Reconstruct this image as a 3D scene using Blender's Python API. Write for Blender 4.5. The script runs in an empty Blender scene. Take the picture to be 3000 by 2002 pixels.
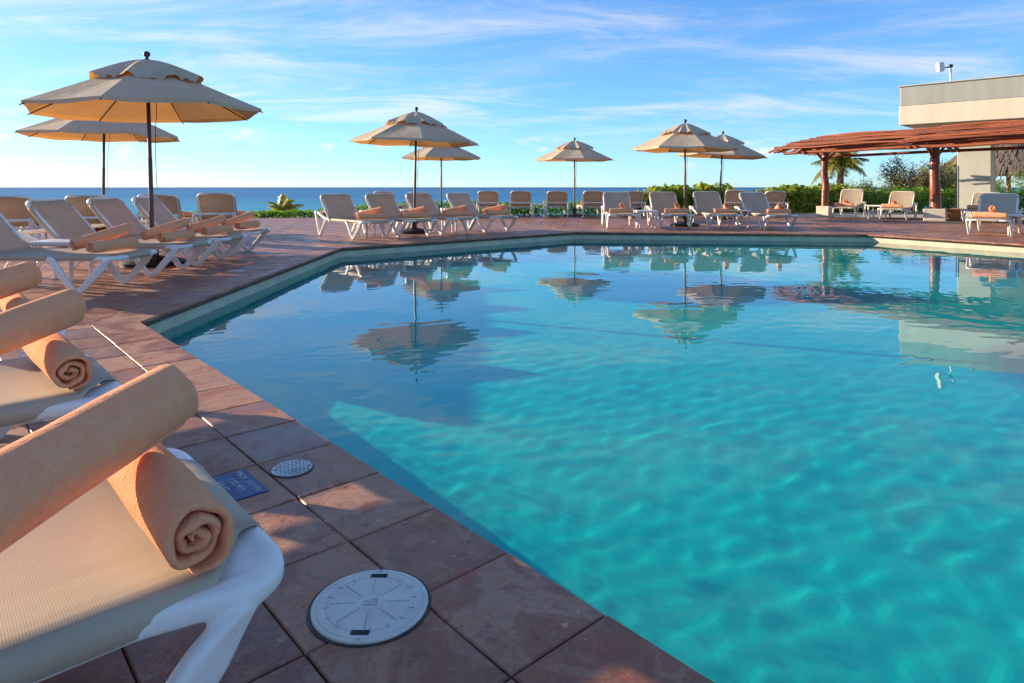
import bpy, bmesh, math, random
import numpy as np
from mathutils import Vector, Matrix, Euler
from mathutils.geometry import tessellate_polygon

random.seed(7)
rng = np.random.default_rng(7)
R = math.radians
scene = bpy.context.scene
COL = scene.collection

# ------------------------------------------------------------------ camera
H = 0.88                                    # eye height over the deck
cam_d = bpy.data.cameras.new('camera')
cam_d.sensor_width = 36.0
cam_d.lens = 36.0 * 1925 / 3000
cam_d.shift_y = -(1001 - 549) / 3000
cam_d.clip_start = 0.02
cam_d.clip_end = 80000
cam = bpy.data.objects.new('camera', cam_d)
cam.location = (0, 0, H)
cam.rotation_euler = (R(90), 0, 0)
COL.objects.link(cam)
scene.camera = cam

# ------------------------------------------------------------------ sky, sun
SUN_AZ = R(-68)                              # from +Y, negative = towards -X
SUN_EL = R(12.5)
world = bpy.data.worlds.new('World')
scene.world = world
world.use_nodes = True
wt = world.node_tree
wt.nodes.clear()


def wn(kind, **kw):
    n = wt.nodes.new(kind)
    for k, v in kw.items():
        setattr(n, k, v)
    return n


def wmath(op, a, b=None):
    n = wn('ShaderNodeMath', operation=op)
    for i, v in enumerate((a, b)):
        if v is None:
            continue
        if isinstance(v, (int, float)):
            n.inputs[i].default_value = v
        else:
            wt.links.new(v, n.inputs[i])
    return n.outputs[0]


sky = wn('ShaderNodeTexSky', sky_type='NISHITA')
sky.sun_disc = False
sky.sun_elevation = SUN_EL
sky.sun_rotation = SUN_AZ
sky.air_density = 0.55
sky.dust_density = 0.25
sky.ozone_density = 3.0
hs = wn('ShaderNodeHueSaturation')
hs.inputs['Saturation'].default_value = 1.08
hs.inputs['Value'].default_value = 1.0
# the bright rim of the sky is compressed, to even out its brightness
bw = wn('ShaderNodeRGBToBW')
wt.links.new(sky.outputs[0], bw.inputs[0])
soft = wmath('DIVIDE', 1.15, wmath('ADD', 1.0, wmath('DIVIDE', bw.outputs[0], 5.0)))
sk = wn('ShaderNodeVectorMath', operation='SCALE')
wt.links.new(sky.outputs[0], sk.inputs[0])
wt.links.new(soft, sk.inputs['Scale'])
lum = wmath('MULTIPLY', bw.outputs[0], soft)
wt.links.new(sk.outputs[0], hs.inputs['Color'])
tc = wn('ShaderNodeTexCoord')
sep = wn('ShaderNodeSeparateXYZ')
wt.links.new(tc.outputs['Generated'], sep.inputs[0])
zc = wmath('MAXIMUM', sep.outputs[2], 0.0)
den = wmath('ADD', zc, 0.10)
com = wn('ShaderNodeCombineXYZ')
wt.links.new(wmath('DIVIDE', sep.outputs[0], den), com.inputs[0])
wt.links.new(wmath('DIVIDE', sep.outputs[1], den), com.inputs[1])
# thin high streaks
mp = wn('ShaderNodeMapping')
mp.inputs['Rotation'].default_value = (0, 0, R(-24))
mp.inputs['Scale'].default_value = (0.42, 0.95, 1)
mp.inputs['Location'].default_value = (9.0, -2.3, 0)
wt.links.new(com.outputs[0], mp.inputs[0])
nz = wn('ShaderNodeTexNoise')
nz.inputs['Scale'].default_value = 1.7
nz.inputs['Detail'].default_value = 9
nz.inputs['Roughness'].default_value = 0.68
nz.inputs['Distortion'].default_value = 0.55
wt.links.new(mp.outputs[0], nz.inputs['Vector'])
rp = wn('ShaderNodeMapRange', interpolation_type='SMOOTHSTEP')
rp.inputs['From Min'].default_value = 0.41
rp.inputs['From Max'].default_value = 0.74
wt.links.new(nz.outputs[0], rp.inputs['Value'])
fade = wn('ShaderNodeMapRange')
fade.inputs['From Min'].default_value = 0.03
fade.inputs['From Max'].default_value = 0.12
wt.links.new(sep.outputs[2], fade.inputs['Value'])
nzm = wn('ShaderNodeTexNoise')
nzm.inputs['Scale'].default_value = 0.42
nzm.inputs['Detail'].default_value = 3
wt.links.new(mp.outputs[0], nzm.inputs['Vector'])
rpm = wn('ShaderNodeMapRange', interpolation_type='SMOOTHSTEP')
rpm.inputs['From Min'].default_value = 0.30
rpm.inputs['From Max'].default_value = 0.55
wt.links.new(nzm.outputs[0], rpm.inputs['Value'])
cirrus = wmath('MULTIPLY', wmath('MULTIPLY', rp.outputs[0], wmath('MULTIPLY', fade.outputs[0], rpm.outputs[0])), 0.75)
# small puffs low over the sea
mp2 = wn('ShaderNodeMapping')
mp2.inputs['Scale'].default_value = (9, 9, 24)
wt.links.new(tc.outputs['Generated'], mp2.inputs[0])
nz2 = wn('ShaderNodeTexNoise')
nz2.inputs['Scale'].default_value = 1.5
nz2.inputs['Detail'].default_value = 7
nz2.inputs['Roughness'].default_value = 0.58
wt.links.new(mp2.outputs[0], nz2.inputs['Vector'])
rp2 = wn('ShaderNodeMapRange', interpolation_type='SMOOTHSTEP')
rp2.inputs['From Min'].default_value = 0.56
rp2.inputs['From Max'].default_value = 0.72
wt.links.new(nz2.outputs[0], rp2.inputs['Value'])
b1 = wn('ShaderNodeMapRange')
b1.inputs['From Min'].default_value = 0.012
b1.inputs['From Max'].default_value = 0.04
wt.links.new(sep.outputs[2], b1.inputs['Value'])
b2 = wn('ShaderNodeMapRange')
b2.inputs['From Min'].default_value = 0.105
b2.inputs['From Max'].default_value = 0.06
wt.links.new(sep.outputs[2], b2.inputs['Value'])
puff = wmath('MULTIPLY', wmath('MULTIPLY', rp2.outputs[0], wmath('MULTIPLY', b1.outputs[0], b2.outputs[0])), 0.8)
cover = wmath('MINIMUM', wmath('ADD', cirrus, puff), 1.0)
# cloud light: white, lifted from the sky brightness behind it
cl = wn('ShaderNodeMix', data_type='RGBA', blend_type='MULTIPLY')
cl.inputs['Factor'].default_value = 1
cl.inputs['A'].default_value = (1.0, 0.985, 0.95, 1)
wt.links.new(wmath('ADD', wmath('MULTIPLY', lum, 0.55), 1.75), cl.inputs['B'])
mix = wn('ShaderNodeMix', data_type='RGBA')
wt.links.new(cover, mix.inputs['Factor'])
wb = wn('ShaderNodeMix', data_type='RGBA', blend_type='MULTIPLY')
wb.inputs['Factor'].default_value = 1
wb.inputs['B'].default_value = (0.92, 1.01, 0.99, 1)
wt.links.new(hs.outputs[0], wb.inputs['A'])
wt.links.new(wb.outputs['Result'], mix.inputs['A'])
wt.links.new(cl.outputs['Result'], mix.inputs['B'])
bg = wn('ShaderNodeBackground')
bg.inputs['Strength'].default_value = 0.15
wt.links.new(mix.outputs['Result'], bg.inputs['Color'])
wo = wn('ShaderNodeOutputWorld')
wt.links.new(bg.outputs[0], wo.inputs[0])

sun_d = bpy.data.lights.new('sun', 'SUN')
sun_d.energy = 4.4
sun_d.angle = R(0.5)
sun_d.cycles.is_caustics_light = True
sun_d.color = (1.0, 0.79, 0.55)
sun = bpy.data.objects.new('sun', sun_d)
SV = Vector((math.sin(SUN_AZ) * math.cos(SUN_EL), math.cos(SUN_AZ) * math.cos(SUN_EL), math.sin(SUN_EL)))
sun.rotation_euler = SV.to_track_quat('Z', 'Y').to_euler()
sun.location = SV * 60
COL.objects.link(sun)

vs = scene.view_settings
vs.view_transform = 'Standard'
vs.look = 'None'
vs.exposure = 1.30
vs.gamma = 1
vs.use_curve_mapping = False
scene.cycles.use_denoising = True
scene.cycles.max_bounces = 8
scene.cycles.transparent_max_bounces = 12
scene.cycles.caustics_reflective = False
scene.cycles.caustics_refractive = True
scene.cycles.sample_clamp_indirect = 8


# ================================================================== helpers
def g(x, y, z=0.0):
    """ground point under a direction, worked out when the place was surveyed"""
    D = 1925 * (H - z) / (y - 549)
    return Vector(((x - 1500) / 1925 * D, D, z))


def lin(r, gg, b):
    f = lambda c: (c / 255 / 12.92) if c <= 10 else ((c / 255 + 0.055) / 1.055) ** 2.4
    return (f(r), f(gg), f(b), 1)


def meshdata(name, verts, faces, smooth=None):
    me = bpy.data.meshes.new(name)
    me.from_pydata([tuple(v) for v in verts], [], [tuple(f) for f in faces])
    me.update()
    if smooth is not None:
        me.shade_smooth()
        if smooth < 179:
            me.set_sharp_from_angle(angle=R(smooth))
    return me


def obj(name, me, mat=None, parent=None, mw=None):
    if mat is not None and not me.materials:
        me.materials.append(mat)
    o = bpy.data.objects.new(name, me)
    COL.objects.link(o)
    if parent is not None:
        o.parent = parent
    if mw is not None:
        o.matrix_local = mw
    return o


def tag(o, label=None, cat=None, group=None, kind=None):
    if label:
        o['label'] = label
    if cat:
        o['category'] = cat
    if group:
        o['group'] = group
    if kind:
        o['kind'] = kind
    return o


def empty(name, mw, label=None, cat=None, group=None):
    o = bpy.data.objects.new(name, None)
    o.empty_display_size = 0.1
    COL.objects.link(o)
    o.matrix_world = mw
    return tag(o, label, cat, group)


class MB:
    def __init__(self):
        self.v = []
        self.f = []

    def add(self, verts, faces):
        n = len(self.v)
        self.v += [tuple(x) for x in verts]
        self.f += [tuple(i + n for i in f) for f in faces]
        return self

    def box(self, c, s, M=None):
        x, y, z = s[0] / 2, s[1] / 2, s[2] / 2
        vs_ = [Vector((c[0] + a * x, c[1] + b * y, c[2] + d * z)) for a in (-1, 1) for b in (-1, 1) for d in (-1, 1)]
        if M is not None:
            vs_ = [M @ q for q in vs_]
        return self.add(vs_, [(0, 1, 3, 2), (4, 6, 7, 5), (0, 4, 5, 1), (2, 3, 7, 6), (0, 2, 6, 4), (1, 5, 7, 3)])

    def tube(self, pts, rad, n=10, caps=True):
        pts = [Vector(p) for p in pts]
        m = len(pts)
        rads = rad if isinstance(rad, (list, tuple)) else [rad] * m
        rings = []
        ref = None
        for i, p in enumerate(pts):
            t = (pts[min(i + 1, m - 1)] - pts[max(i - 1, 0)]).normalized()
            if ref is None:
                ref = Vector((0, 0, 1)) if abs(t.z) < 0.9 else Vector((1, 0, 0))
            a = t.cross(ref).normalized()
            b = a.cross(t).normalized()
            ref = b
            rings += [p + (a * math.cos(2 * math.pi * k / n) + b * math.sin(2 * math.pi * k / n)) * rads[i] for k in range(n)]
        fs = []
        for i in range(m - 1):
            for k in range(n):
                k2 = (k + 1) % n
                fs.append((i * n + k, i * n + k2, (i + 1) * n + k2, (i + 1) * n + k))
        if caps:
            fs.append(tuple(range(n - 1, -1, -1)))
            fs.append(tuple((m - 1) * n + k for k in range(n)))
        return self.add(rings, fs)

    def lathe(self, prof, n=24, c=(0, 0, 0)):
        vs_ = []
        for r, z in prof:
            vs_ += [(c[0] + r * math.cos(2 * math.pi * k / n), c[1] + r * math.sin(2 * math.pi * k / n), c[2] + z) for k in range(n)]
        fs = []
        for i in range(len(prof) - 1):
            for k in range(n):
                k2 = (k + 1) % n
                fs.append((i * n + k, i * n + k2, (i + 1) * n + k2, (i + 1) * n + k))
        fs.append(tuple(range(n - 1, -1, -1)))
        fs.append(tuple((len(prof) - 1) * n + k for k in range(n)))
        return self.add(vs_, fs)

    def sweep(self, path, prof, side=(0, 1, 0), scale=None):
        """prof (u,v): u in the plane normal, v along side"""
        path = [Vector(p) for p in path]
        side = Vector(side)
        m, n = len(path), len(prof)
        vs_ = []
        for i, p in enumerate(path):
            t = (path[min(i + 1, m - 1)] - path[max(i - 1, 0)]).normalized()
            nn = t.cross(side).normalized()
            su, sv = (1, 1) if scale is None else scale[i]
            vs_ += [p + nn * u * su + side * v * sv for u, v in prof]
        fs = []
        for i in range(m - 1):
            for k in range(n):
                k2 = (k + 1) % n
                fs.append((i * n + k, i * n + k2, (i + 1) * n + k2, (i + 1) * n + k))
        fs.append(tuple(range(n - 1, -1, -1)))
        fs.append(tuple((m - 1) * n + k for k in range(n)))
        return self.add(vs_, fs)

    def mesh(self, name, smooth=None):
        me = meshdata(name, self.v, self.f, None)
        bm = bmesh.new()
        bm.from_mesh(me)
        bmesh.ops.recalc_face_normals(bm, faces=bm.faces)
        bm.to_mesh(me)
        bm.free()
        if smooth is not None:
            me.shade_smooth()
            if smooth < 179:
                me.set_sharp_from_angle(angle=R(smooth))
        return me


def rrect(w, h, r, n=4):
    out = []
    for cx, cy, a0 in ((w / 2 - r, h / 2 - r, 0), (-w / 2 + r, h / 2 - r, 90), (-w / 2 + r, -h / 2 + r, 180), (w / 2 - r, -h / 2 + r, 270)):
        for k in range(n + 1):
            a = R(a0 + 90 * k / n)
            out.append((cx + r * math.cos(a), cy + r * math.sin(a)))
    return out


def curve(pts, n=6):
    """Catmull-Rom through the points"""
    P = [Vector(p) for p in pts]
    P = [P[0] * 2 - P[1]] + P + [P[-1] * 2 - P[-2]]
    out = []
    for i in range(1, len(P) - 2):
        for k in range(n):
            t = k / n
            a, b, c, d = P[i - 1], P[i], P[i + 1], P[i + 2]
            out.append(0.5 * ((2 * b) + (c - a) * t + (2 * a - 5 * b + 4 * c - d) * t * t + (-a + 3 * b - 3 * c + d) * t ** 3))
    out.append(P[-2])
    return out


def with_mods(me, mods):
    o = bpy.data.objects.new('tmp', me)
    COL.objects.link(o)
    for kind, kw in mods:
        m = o.modifiers.new('m', kind)
        for k, v in kw.items():
            setattr(m, k, v)
    dg = bpy.context.evaluated_depsgraph_get()
    out = bpy.data.meshes.new_from_object(o.evaluated_get(dg))
    bpy.data.objects.remove(o)
    return out


def frame_from(dirx, loc, up=(0, 0, 1)):
    x = Vector(dirx).normalized()
    y = Vector(up).cross(x).normalized()
    z = x.cross(y)
    return Matrix(((x.x, y.x, z.x, loc[0]), (x.y, y.y, z.y, loc[1]), (x.z, y.z, z.z, loc[2]), (0, 0, 0, 1)))


# ================================================================== materials
class NT:
    def __init__(self, name):
        self.m = bpy.data.materials.new(name)
        self.m.use_nodes = True
        self.t = self.m.node_tree
        self.t.nodes.clear()
        self.out = self.n('ShaderNodeOutputMaterial')

    def n(self, kind, **kw):
        nd = self.t.nodes.new(kind)
        for k, v in kw.items():
            if k.startswith('i_'):
                nd.inputs[k[2:].replace('_', ' ')].default_value = v
            else:
                setattr(nd, k, v)
        return nd

    def l(self, a, b):
        self.t.links.new(a, b)

    def put(self, sock, v):
        if isinstance(v, (int, float)):
            sock.default_value = v
        elif isinstance(v, (tuple, list)):
            sock.default_value = v if len(v) != 3 or sock.type == 'VECTOR' else (*v, 1)
        else:
            self.l(v, sock)

    def pos(self):
        return self.n('ShaderNodeNewGeometry').outputs['Position']

    def objc(self):
        return self.n('ShaderNodeTexCoord').outputs['Object']

    def map(self, vec, scale=(1, 1, 1), rot=(0, 0, 0), loc=(0, 0, 0)):
        m = self.n('ShaderNodeMapping')
        m.inputs['Scale'].default_value = scale
        m.inputs['Rotation'].default_value = rot
        m.inputs['Location'].default_value = loc
        self.l(vec, m.inputs[0])
        return m.outputs[0]

    def noise(self, vec, scale, detail=4, rough=0.55, dist=0.0):
        n = self.n('ShaderNodeTexNoise')
        n.inputs['Scale'].default_value = scale
        n.inputs['Detail'].default_value = detail
        n.inputs['Roughness'].default_value = rough
        n.inputs['Distortion'].default_value = dist
        if vec is not None:
            self.l(vec, n.inputs['Vector'])
        return n.outputs[0]

    def rng(self, v, a, b, c=0.0, d=1.0, smooth=True):
        m = self.n('ShaderNodeMapRange')
        if smooth:
            m.interpolation_type = 'SMOOTHSTEP'
        self.put(m.inputs['Value'], v)
        m.inputs['From Min'].default_value = a
        m.inputs['From Max'].default_value = b
        m.inputs['To Min'].default_value = c
        m.inputs['To Max'].default_value = d
        return m.outputs[0]

    def math(self, op, a, b=0.0):
        m = self.n('ShaderNodeMath', operation=op)
        self.put(m.inputs[0], a)
        self.put(m.inputs[1], b)
        return m.outputs[0]

    def mix(self, f, a, b, blend='MIX'):
        m = self.n('ShaderNodeMix', data_type='RGBA', blend_type=blend)
        self.put(m.inputs['Factor'], f)
        self.put(m.inputs['A'], a)
        self.put(m.inputs['B'], b)
        return m.outputs['Result']

    def attr(self, name):
        return self.n('ShaderNodeAttribute', attribute_name=name).outputs['Fac']

    def rand(self):
        return self.n('ShaderNodeObjectInfo').outputs['Random']

    def bump(self, h, strength=0.3, dist=0.01, normal=None):
        b = self.n('ShaderNodeBump')
        b.inputs['Strength'].default_value = strength
        b.inputs['Distance'].default_value = dist
        self.l(h, b.inputs['Height'])
        if normal is not None:
            self.l(normal, b.inputs['Normal'])
        return b.outputs[0]

    def bsdf(self, color, rough=0.5, spec=0.5, metal=0.0, normal=None, **kw):
        b = self.n('ShaderNodeBsdfPrincipled')
        self.put(b.inputs['Base Color'], color)
        self.put(b.inputs['Roughness'], rough)
        self.put(b.inputs['Specular IOR Level'], spec)
        b.inputs['Metallic'].default_value = metal
        if normal is not None:
            self.l(normal, b.inputs['Normal'])
        for k, v in kw.items():
            self.put(b.inputs[k.replace('_', ' ')], v)
        return b.outputs[0]

    def done(self, shader, volume=None):
        if shader is not None:
            self.l(shader, self.out.inputs['Surface'])
        if volume is not None:
            self.l(volume, self.out.inputs['Volume'])
        return self.m


def mat_tile():
    t = NT('terracotta_tile')
    p = t.pos()
    r = t.attr('tile_rand')
    big = t.noise(p, 1.3, 4, 0.6, 0.6)
    mid = t.noise(p, 7, 6, 0.62, 0.4)
    fine = t.noise(p, 60, 5, 0.65)
    c = t.mix(t.rng(mid, 0.3, 0.7), (0.186, 0.065, 0.040, 1), (0.304, 0.100, 0.053, 1))
    c = t.mix(t.math('MULTIPLY', r, 0.55), c, (0.281, 0.123, 0.075, 1))
    c = t.mix(t.rng(r, 0.62, 0.9, 0.0, 0.6), c, (0.27, 0.085, 0.048, 1))
    c = t.mix(t.rng(r, 0.30, 0.05, 0.0, 0.55), c, (0.20, 0.155, 0.150, 1))
    # pale lime bloom with an uneven rim
    bl = t.noise(p, 2.6, 7, 0.62, 1.4)
    bl2 = t.rng(t.math('ADD', bl, t.math('MULTIPLY', t.math('SUBTRACT', r, 0.5), 0.30)), 0.50, 0.60)
    bl3 = t.math('MULTIPLY', bl2, t.rng(fine, 0.3, 0.7, 0.40, 0.95))
    rim = t.rng(t.math('ABSOLUTE', t.math('SUBTRACT', bl, 0.50)), 0.025, 0.0)
    c = t.mix(bl3, c, (0.459, 0.262, 0.176, 1))
    c = t.mix(t.math('MULTIPLY', rim, t.rng(mid, 0.42, 0.6, 0.0, 0.3)), c, (0.651, 0.384, 0.253, 1))
    # rusty red blotches, ochre chips and dark pits
    rs = t.noise(p, 4.6, 5, 0.6, 0.8)
    c = t.mix(t.rng(rs, 0.56, 0.66, 0.0, 0.75), c, (0.340, 0.080, 0.037, 1))
    ch = t.noise(p, 24, 6, 0.72)
    chm = t.math('MULTIPLY', t.rng(ch, 0.60, 0.65), t.rng(t.noise(p, 2.2, 3, 0.5), 0.45, 0.6))
    c = t.mix(t.math('MULTIPLY', chm, 0.85), c, (0.680, 0.351, 0.196, 1))
    pit = t.noise(p, 34, 3, 0.5)
    pm = t.rng(pit, 0.32, 0.27)
    c = t.mix(t.math('MULTIPLY', pm, 0.75), c, (0.059, 0.028, 0.019, 1))
    dk = t.noise(p, 1.7, 5, 0.6, 0.5)
    c = t.mix(t.rng(dk, 0.54, 0.68, 0.0, 0.55), c, (0.111, 0.050, 0.037, 1))
    wear = t.mix(t.rng(big, 0.4, 0.7, 0.0, 0.35), c, (0.399, 0.177, 0.094, 1))
    mot = t.noise(p, 15, 7, 0.75, 0.6)
    wear = t.mix(t.rng(mot, 0.48, 0.64, 0.0, 0.42), wear, (0.385, 0.225, 0.153, 1))
    wear = t.mix(t.rng(mot, 0.46, 0.32, 0.0, 0.50), wear, (0.097, 0.043, 0.034, 1))
    h = t.math('ADD', t.math('MULTIPLY', mid, 0.7), t.math('ADD', t.math('MULTIPLY', fine, 0.25), t.math('MULTIPLY', pm, -0.5)))
    nrm = t.bump(h, 0.55, 0.006)
    rough = t.math('ADD', t.rng(mid, 0.3, 0.7, 0.33, 0.56), t.math('MULTIPLY', bl3, 0.22))
    return t.done(t.bsdf(wear, rough, 0.4, normal=nrm))


def mat_noise(name, c1, c2, scale=8, rough=0.7, bump=0.2, bdist=0.01, spec=0.3, detail=5, vec='pos', stretch=(1, 1, 1), lo=0.35, hi=0.65):
    t = NT(name)
    p = t.pos() if vec == 'pos' else t.objc()
    p = t.map(p, stretch)
    n = t.noise(p, scale, detail, 0.6, 0.2)
    n2 = t.noise(p, scale * 6, 4, 0.6)
    c = t.mix(t.rng(n, lo, hi), (*c1, 1), (*c2, 1))
    nrm = t.bump(t.math('ADD', n, t.math('MULTIPLY', n2, 0.4)), bump, bdist)
    return t.done(t.bsdf(c, rough, spec, normal=nrm))


def mat_plastic():
    t = NT('white_plastic')
    p = t.objc()
    n = t.noise(p, 5, 4, 0.6)
    f = t.noise(p, 60, 4, 0.7)
    c = t.mix(t.rng(n, 0.4, 0.75), (0.80, 0.78, 0.75, 1), (0.70, 0.68, 0.64, 1))
    c = t.mix(t.math('MULTIPLY', t.rng(f, 0.66, 0.72), 0.5), c, (0.45, 0.41, 0.36, 1))
    return t.done(t.bsdf(c, t.rng(f, 0.3, 0.7, 0.27, 0.42), 0.5, normal=t.bump(f, 0.06, 0.003)))


def mat_sling():
    t = NT('sling_mesh_fabric')
    p = t.objc()
    wx = t.n('ShaderNodeTexWave', wave_type='BANDS', bands_direction='X')
    wx.inputs['Scale'].default_value = 95
    t.l(p, wx.inputs['Vector'])
    wy = t.n('ShaderNodeTexWave', wave_type='BANDS', bands_direction='Y')
    wy.inputs['Scale'].default_value = 125
    t.l(p, wy.inputs['Vector'])
    w = t.math('ADD', wx.outputs['Fac'], wy.outputs['Fac'])
    n = t.noise(p, 4, 4, 0.6)
    c = t.mix(t.rng(n, 0.3, 0.7), (0.51, 0.42, 0.305, 1), (0.59, 0.495, 0.37, 1))
    c = t.mix(t.rng(w, 0.4, 1.6, 0.14, 0.0), c, (0.22, 0.18, 0.13, 1))
    nrm = t.bump(w, 0.12, 0.0012)
    b = t.bsdf(c, 0.55, 0.35, normal=nrm)
    tr = t.n('ShaderNodeBsdfTranslucent')
    tr.inputs['Color'].default_value = (0.64, 0.42, 0.21, 1)
    m = t.n('ShaderNodeMixShader')
    m.inputs[0].default_value = 0.20
    t.l(b, m.inputs[1])
    t.l(tr.outputs[0], m.inputs[2])
    return t.done(m.outputs[0])


def mat_towel():
    t = NT('peach_terry_cloth')
    p = t.objc()
    f = t.noise(p, 330, 3, 0.7)
    m_ = t.noise(p, 42, 4, 0.6)
    b_ = t.noise(p, 9, 3, 0.5)
    lp = t.noise(p, 150, 2, 0.6)
    r = t.rand()
    c = t.mix(t.rng(m_, 0.3, 0.7), (0.93, 0.385, 0.19, 1), (0.96, 0.45, 0.245, 1))
    c = t.mix(t.math('MULTIPLY', r, 0.25), c, (0.95, 0.48, 0.27, 1))
    c = t.mix(t.rng(lp, 0.60, 0.36, 0.0, 0.10), c, (0.66, 0.25, 0.11, 1))
    h = t.math('ADD', t.math('ADD', t.math('MULTIPLY', f, 0.35), t.math('MULTIPLY', lp, 0.55)), t.math('ADD', t.math('MULTIPLY', m_, 0.6), b_))
    nrm = t.bump(h, 0.8, 0.007)
    b = t.bsdf(c, 0.95, 0.1, normal=nrm, Sheen_Weight=0.25, Sheen_Roughness=0.35, Sheen_Tint=(1.0, 0.62, 0.40, 1))
    tr = t.n('ShaderNodeBsdfTranslucent')
    tr.inputs['Color'].default_value = (0.85, 0.36, 0.13, 1)
    m = t.n('ShaderNodeMixShader')
    m.inputs[0].default_value = 0.10
    t.l(b, m.inputs[1])
    t.l(tr.outputs[0], m.inputs[2])
    return t.done(m.outputs[0])


def mat_canvas():
    t = NT('beige_canvas')
    p = t.objc()
    n = t.noise(p, 2.2, 5, 0.6, 0.5)
    n2 = t.noise(p, 30, 4, 0.6)
    fold = t.noise(t.map(p, (3, 3, 9)), 2.4, 3, 0.5, 0.8)
    c = t.mix(t.rng(n, 0.3, 0.7), (0.59, 0.485, 0.335, 1), (0.69, 0.58, 0.42, 1))
    c = t.mix(t.math('MULTIPLY', t.rng(n2, 0.6, 0.75), 0.3), c, (0.34, 0.27, 0.18, 1))
    nrm = t.bump(t.math('ADD', fold, t.math('MULTIPLY', n2, 0.12)), 0.35, 0.03)
    b = t.bsdf(c, 0.85, 0.15, normal=nrm)
    tr = t.n('ShaderNodeBsdfTranslucent')
    tr.inputs['Color'].default_value = (0.78, 0.33, 0.07, 1)
    t.l(nrm, tr.inputs['Normal'])
    m = t.n('ShaderNodeMixShader')
    m.inputs[0].default_value = 0.21
    t.l(b, m.inputs[1])
    t.l(tr.outputs[0], m.inputs[2])
    return t.done(m.outputs[0])


def mat_plain(name, c, rough=0.5, metal=0.0, spec=0.5, var=0.12):
    t = NT(name)
    p = t.objc()
    n = t.noise(p, 14, 5, 0.6)
    c2 = tuple(x * (1 - var * 2) for x in c)
    col = t.mix(t.rng(n, 0.35, 0.7), (*c, 1), (*c2, 1))
    return t.done(t.bsdf(col, t.rng(n, 0.3, 0.7, rough * 0.85, min(1, rough * 1.15)), spec, metal, normal=t.bump(n, 0.08, 0.004)))


def mat_leaf(name, c1, c2, c3, trans=(0.30, 0.42, 0.05), tf=0.3, rough=0.42):
    t = NT(name)
    a = t.attr('leaf_rand')
    c = t.mix(t.rng(a, 0.0, 0.75), (*c1, 1), (*c2, 1))
    c = t.mix(t.rng(a, 0.78, 0.98), c, (*c3, 1))
    b = t.bsdf(c, rough, 0.45)
    tr = t.n('ShaderNodeBsdfTranslucent')
    tr.inputs['Color'].default_value = (*trans, 1)
    m = t.n('ShaderNodeMixShader')
    m.inputs[0].default_value = tf
    t.l(b, m.inputs[1])
    t.l(tr.outputs[0], m.inputs[2])
    return t.done(m.outputs[0])


def mat_water():
    t = NT('pool_water')
    b = t.n('ShaderNodeBsdfPrincipled')
    b.inputs['Base Color'].default_value = (0.010, 0.88, 0.87, 1)
    b.inputs['Roughness'].default_value = 0.0
    b.inputs['IOR'].default_value = 1.333
    b.inputs['Transmission Weight'].default_value = 1.0
    return t.done(b.outputs[0])


def mat_sea():
    t = NT('sea_water')
    p = t.pos()
    sx = t.n('ShaderNodeSeparateXYZ')
    t.l(p, sx.inputs[0])
    d = t.math('ADD', sx.outputs[1], t.math('MULTIPLY', sx.outputs[0], 0.12))
    w = t.noise(t.map(p, (0.010, 0.03, 1)), 1.0, 5, 0.6)
    d2 = t.math('ADD', d, t.math('MULTIPLY', t.math('SUBTRACT', w, 0.5), 160))
    c = t.mix(t.rng(d2, 120, 420), (0.035, 0.40, 0.52, 1), (0.012, 0.19, 0.40, 1))
    c = t.mix(t.rng(d2, 400, 2400), c, (0.008, 0.10, 0.27, 1))
    ch = t.noise(t.map(p, (0.16, 0.45, 1)), 1.0, 5, 0.65)
    ch2 = t.noise(t.map(p, (0.03, 0.10, 1)), 1.0, 5, 0.65)
    c = t.mix(t.rng(ch, 0.42, 0.62), c, t.mix(0.55, c, (0.003, 0.05, 0.16, 1)))
    c = t.mix(t.math('MULTIPLY', t.rng(ch2, 0.50, 0.66), 0.5), c, (0.05, 0.36, 0.55, 1))
    ch3 = t.noise(t.map(p, (0.0035, 0.016, 1)), 1.0, 6, 0.7)
    c = t.mix(t.math('MULTIPLY', t.rng(ch3, 0.47, 0.62), 0.5), c, t.mix(0.5, c, (0.004, 0.05, 0.15, 1)))
    wc = t.noise(t.map(p, (0.10, 0.5, 1)), 1.0, 4, 0.7)
    c = t.mix(t.math('MULTIPLY', t.rng(wc, 0.70, 0.76), 0.7), c, (0.6, 0.72, 0.78, 1))
    h = t.math('ADD', ch, t.math('MULTIPLY', t.noise(t.map(p, (0.9, 1.6, 1)), 1.0, 4, 0.6), 0.3))
    return t.done(t.bsdf(c, 0.42, 0.18, normal=t.bump(h, 0.6, 0.8)))


def mat_stick(name, c1, c2, rough):
    t = NT(name)
    p = t.objc()
    r = t.rand()
    n = t.noise(t.map(p, (2, 30, 30)), 1.5, 4, 0.6, 0.4)
    n2 = t.noise(p, 5, 4, 0.6)
    c = t.mix(t.rng(n, 0.3, 0.7), (*c1, 1), (*c2, 1))
    c = t.mix(t.math('MULTIPLY', r, 0.8), c, (0.085, 0.02, 0.010, 1))
    c = t.mix(t.math('MULTIPLY', t.rng(n2, 0.58, 0.7), 0.5), c, (0.055, 0.02, 0.014, 1))
    return t.done(t.bsdf(c, rough, 0.5, normal=t.bump(t.math('ADD', n, n2), 0.4, 0.02)))


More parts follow.
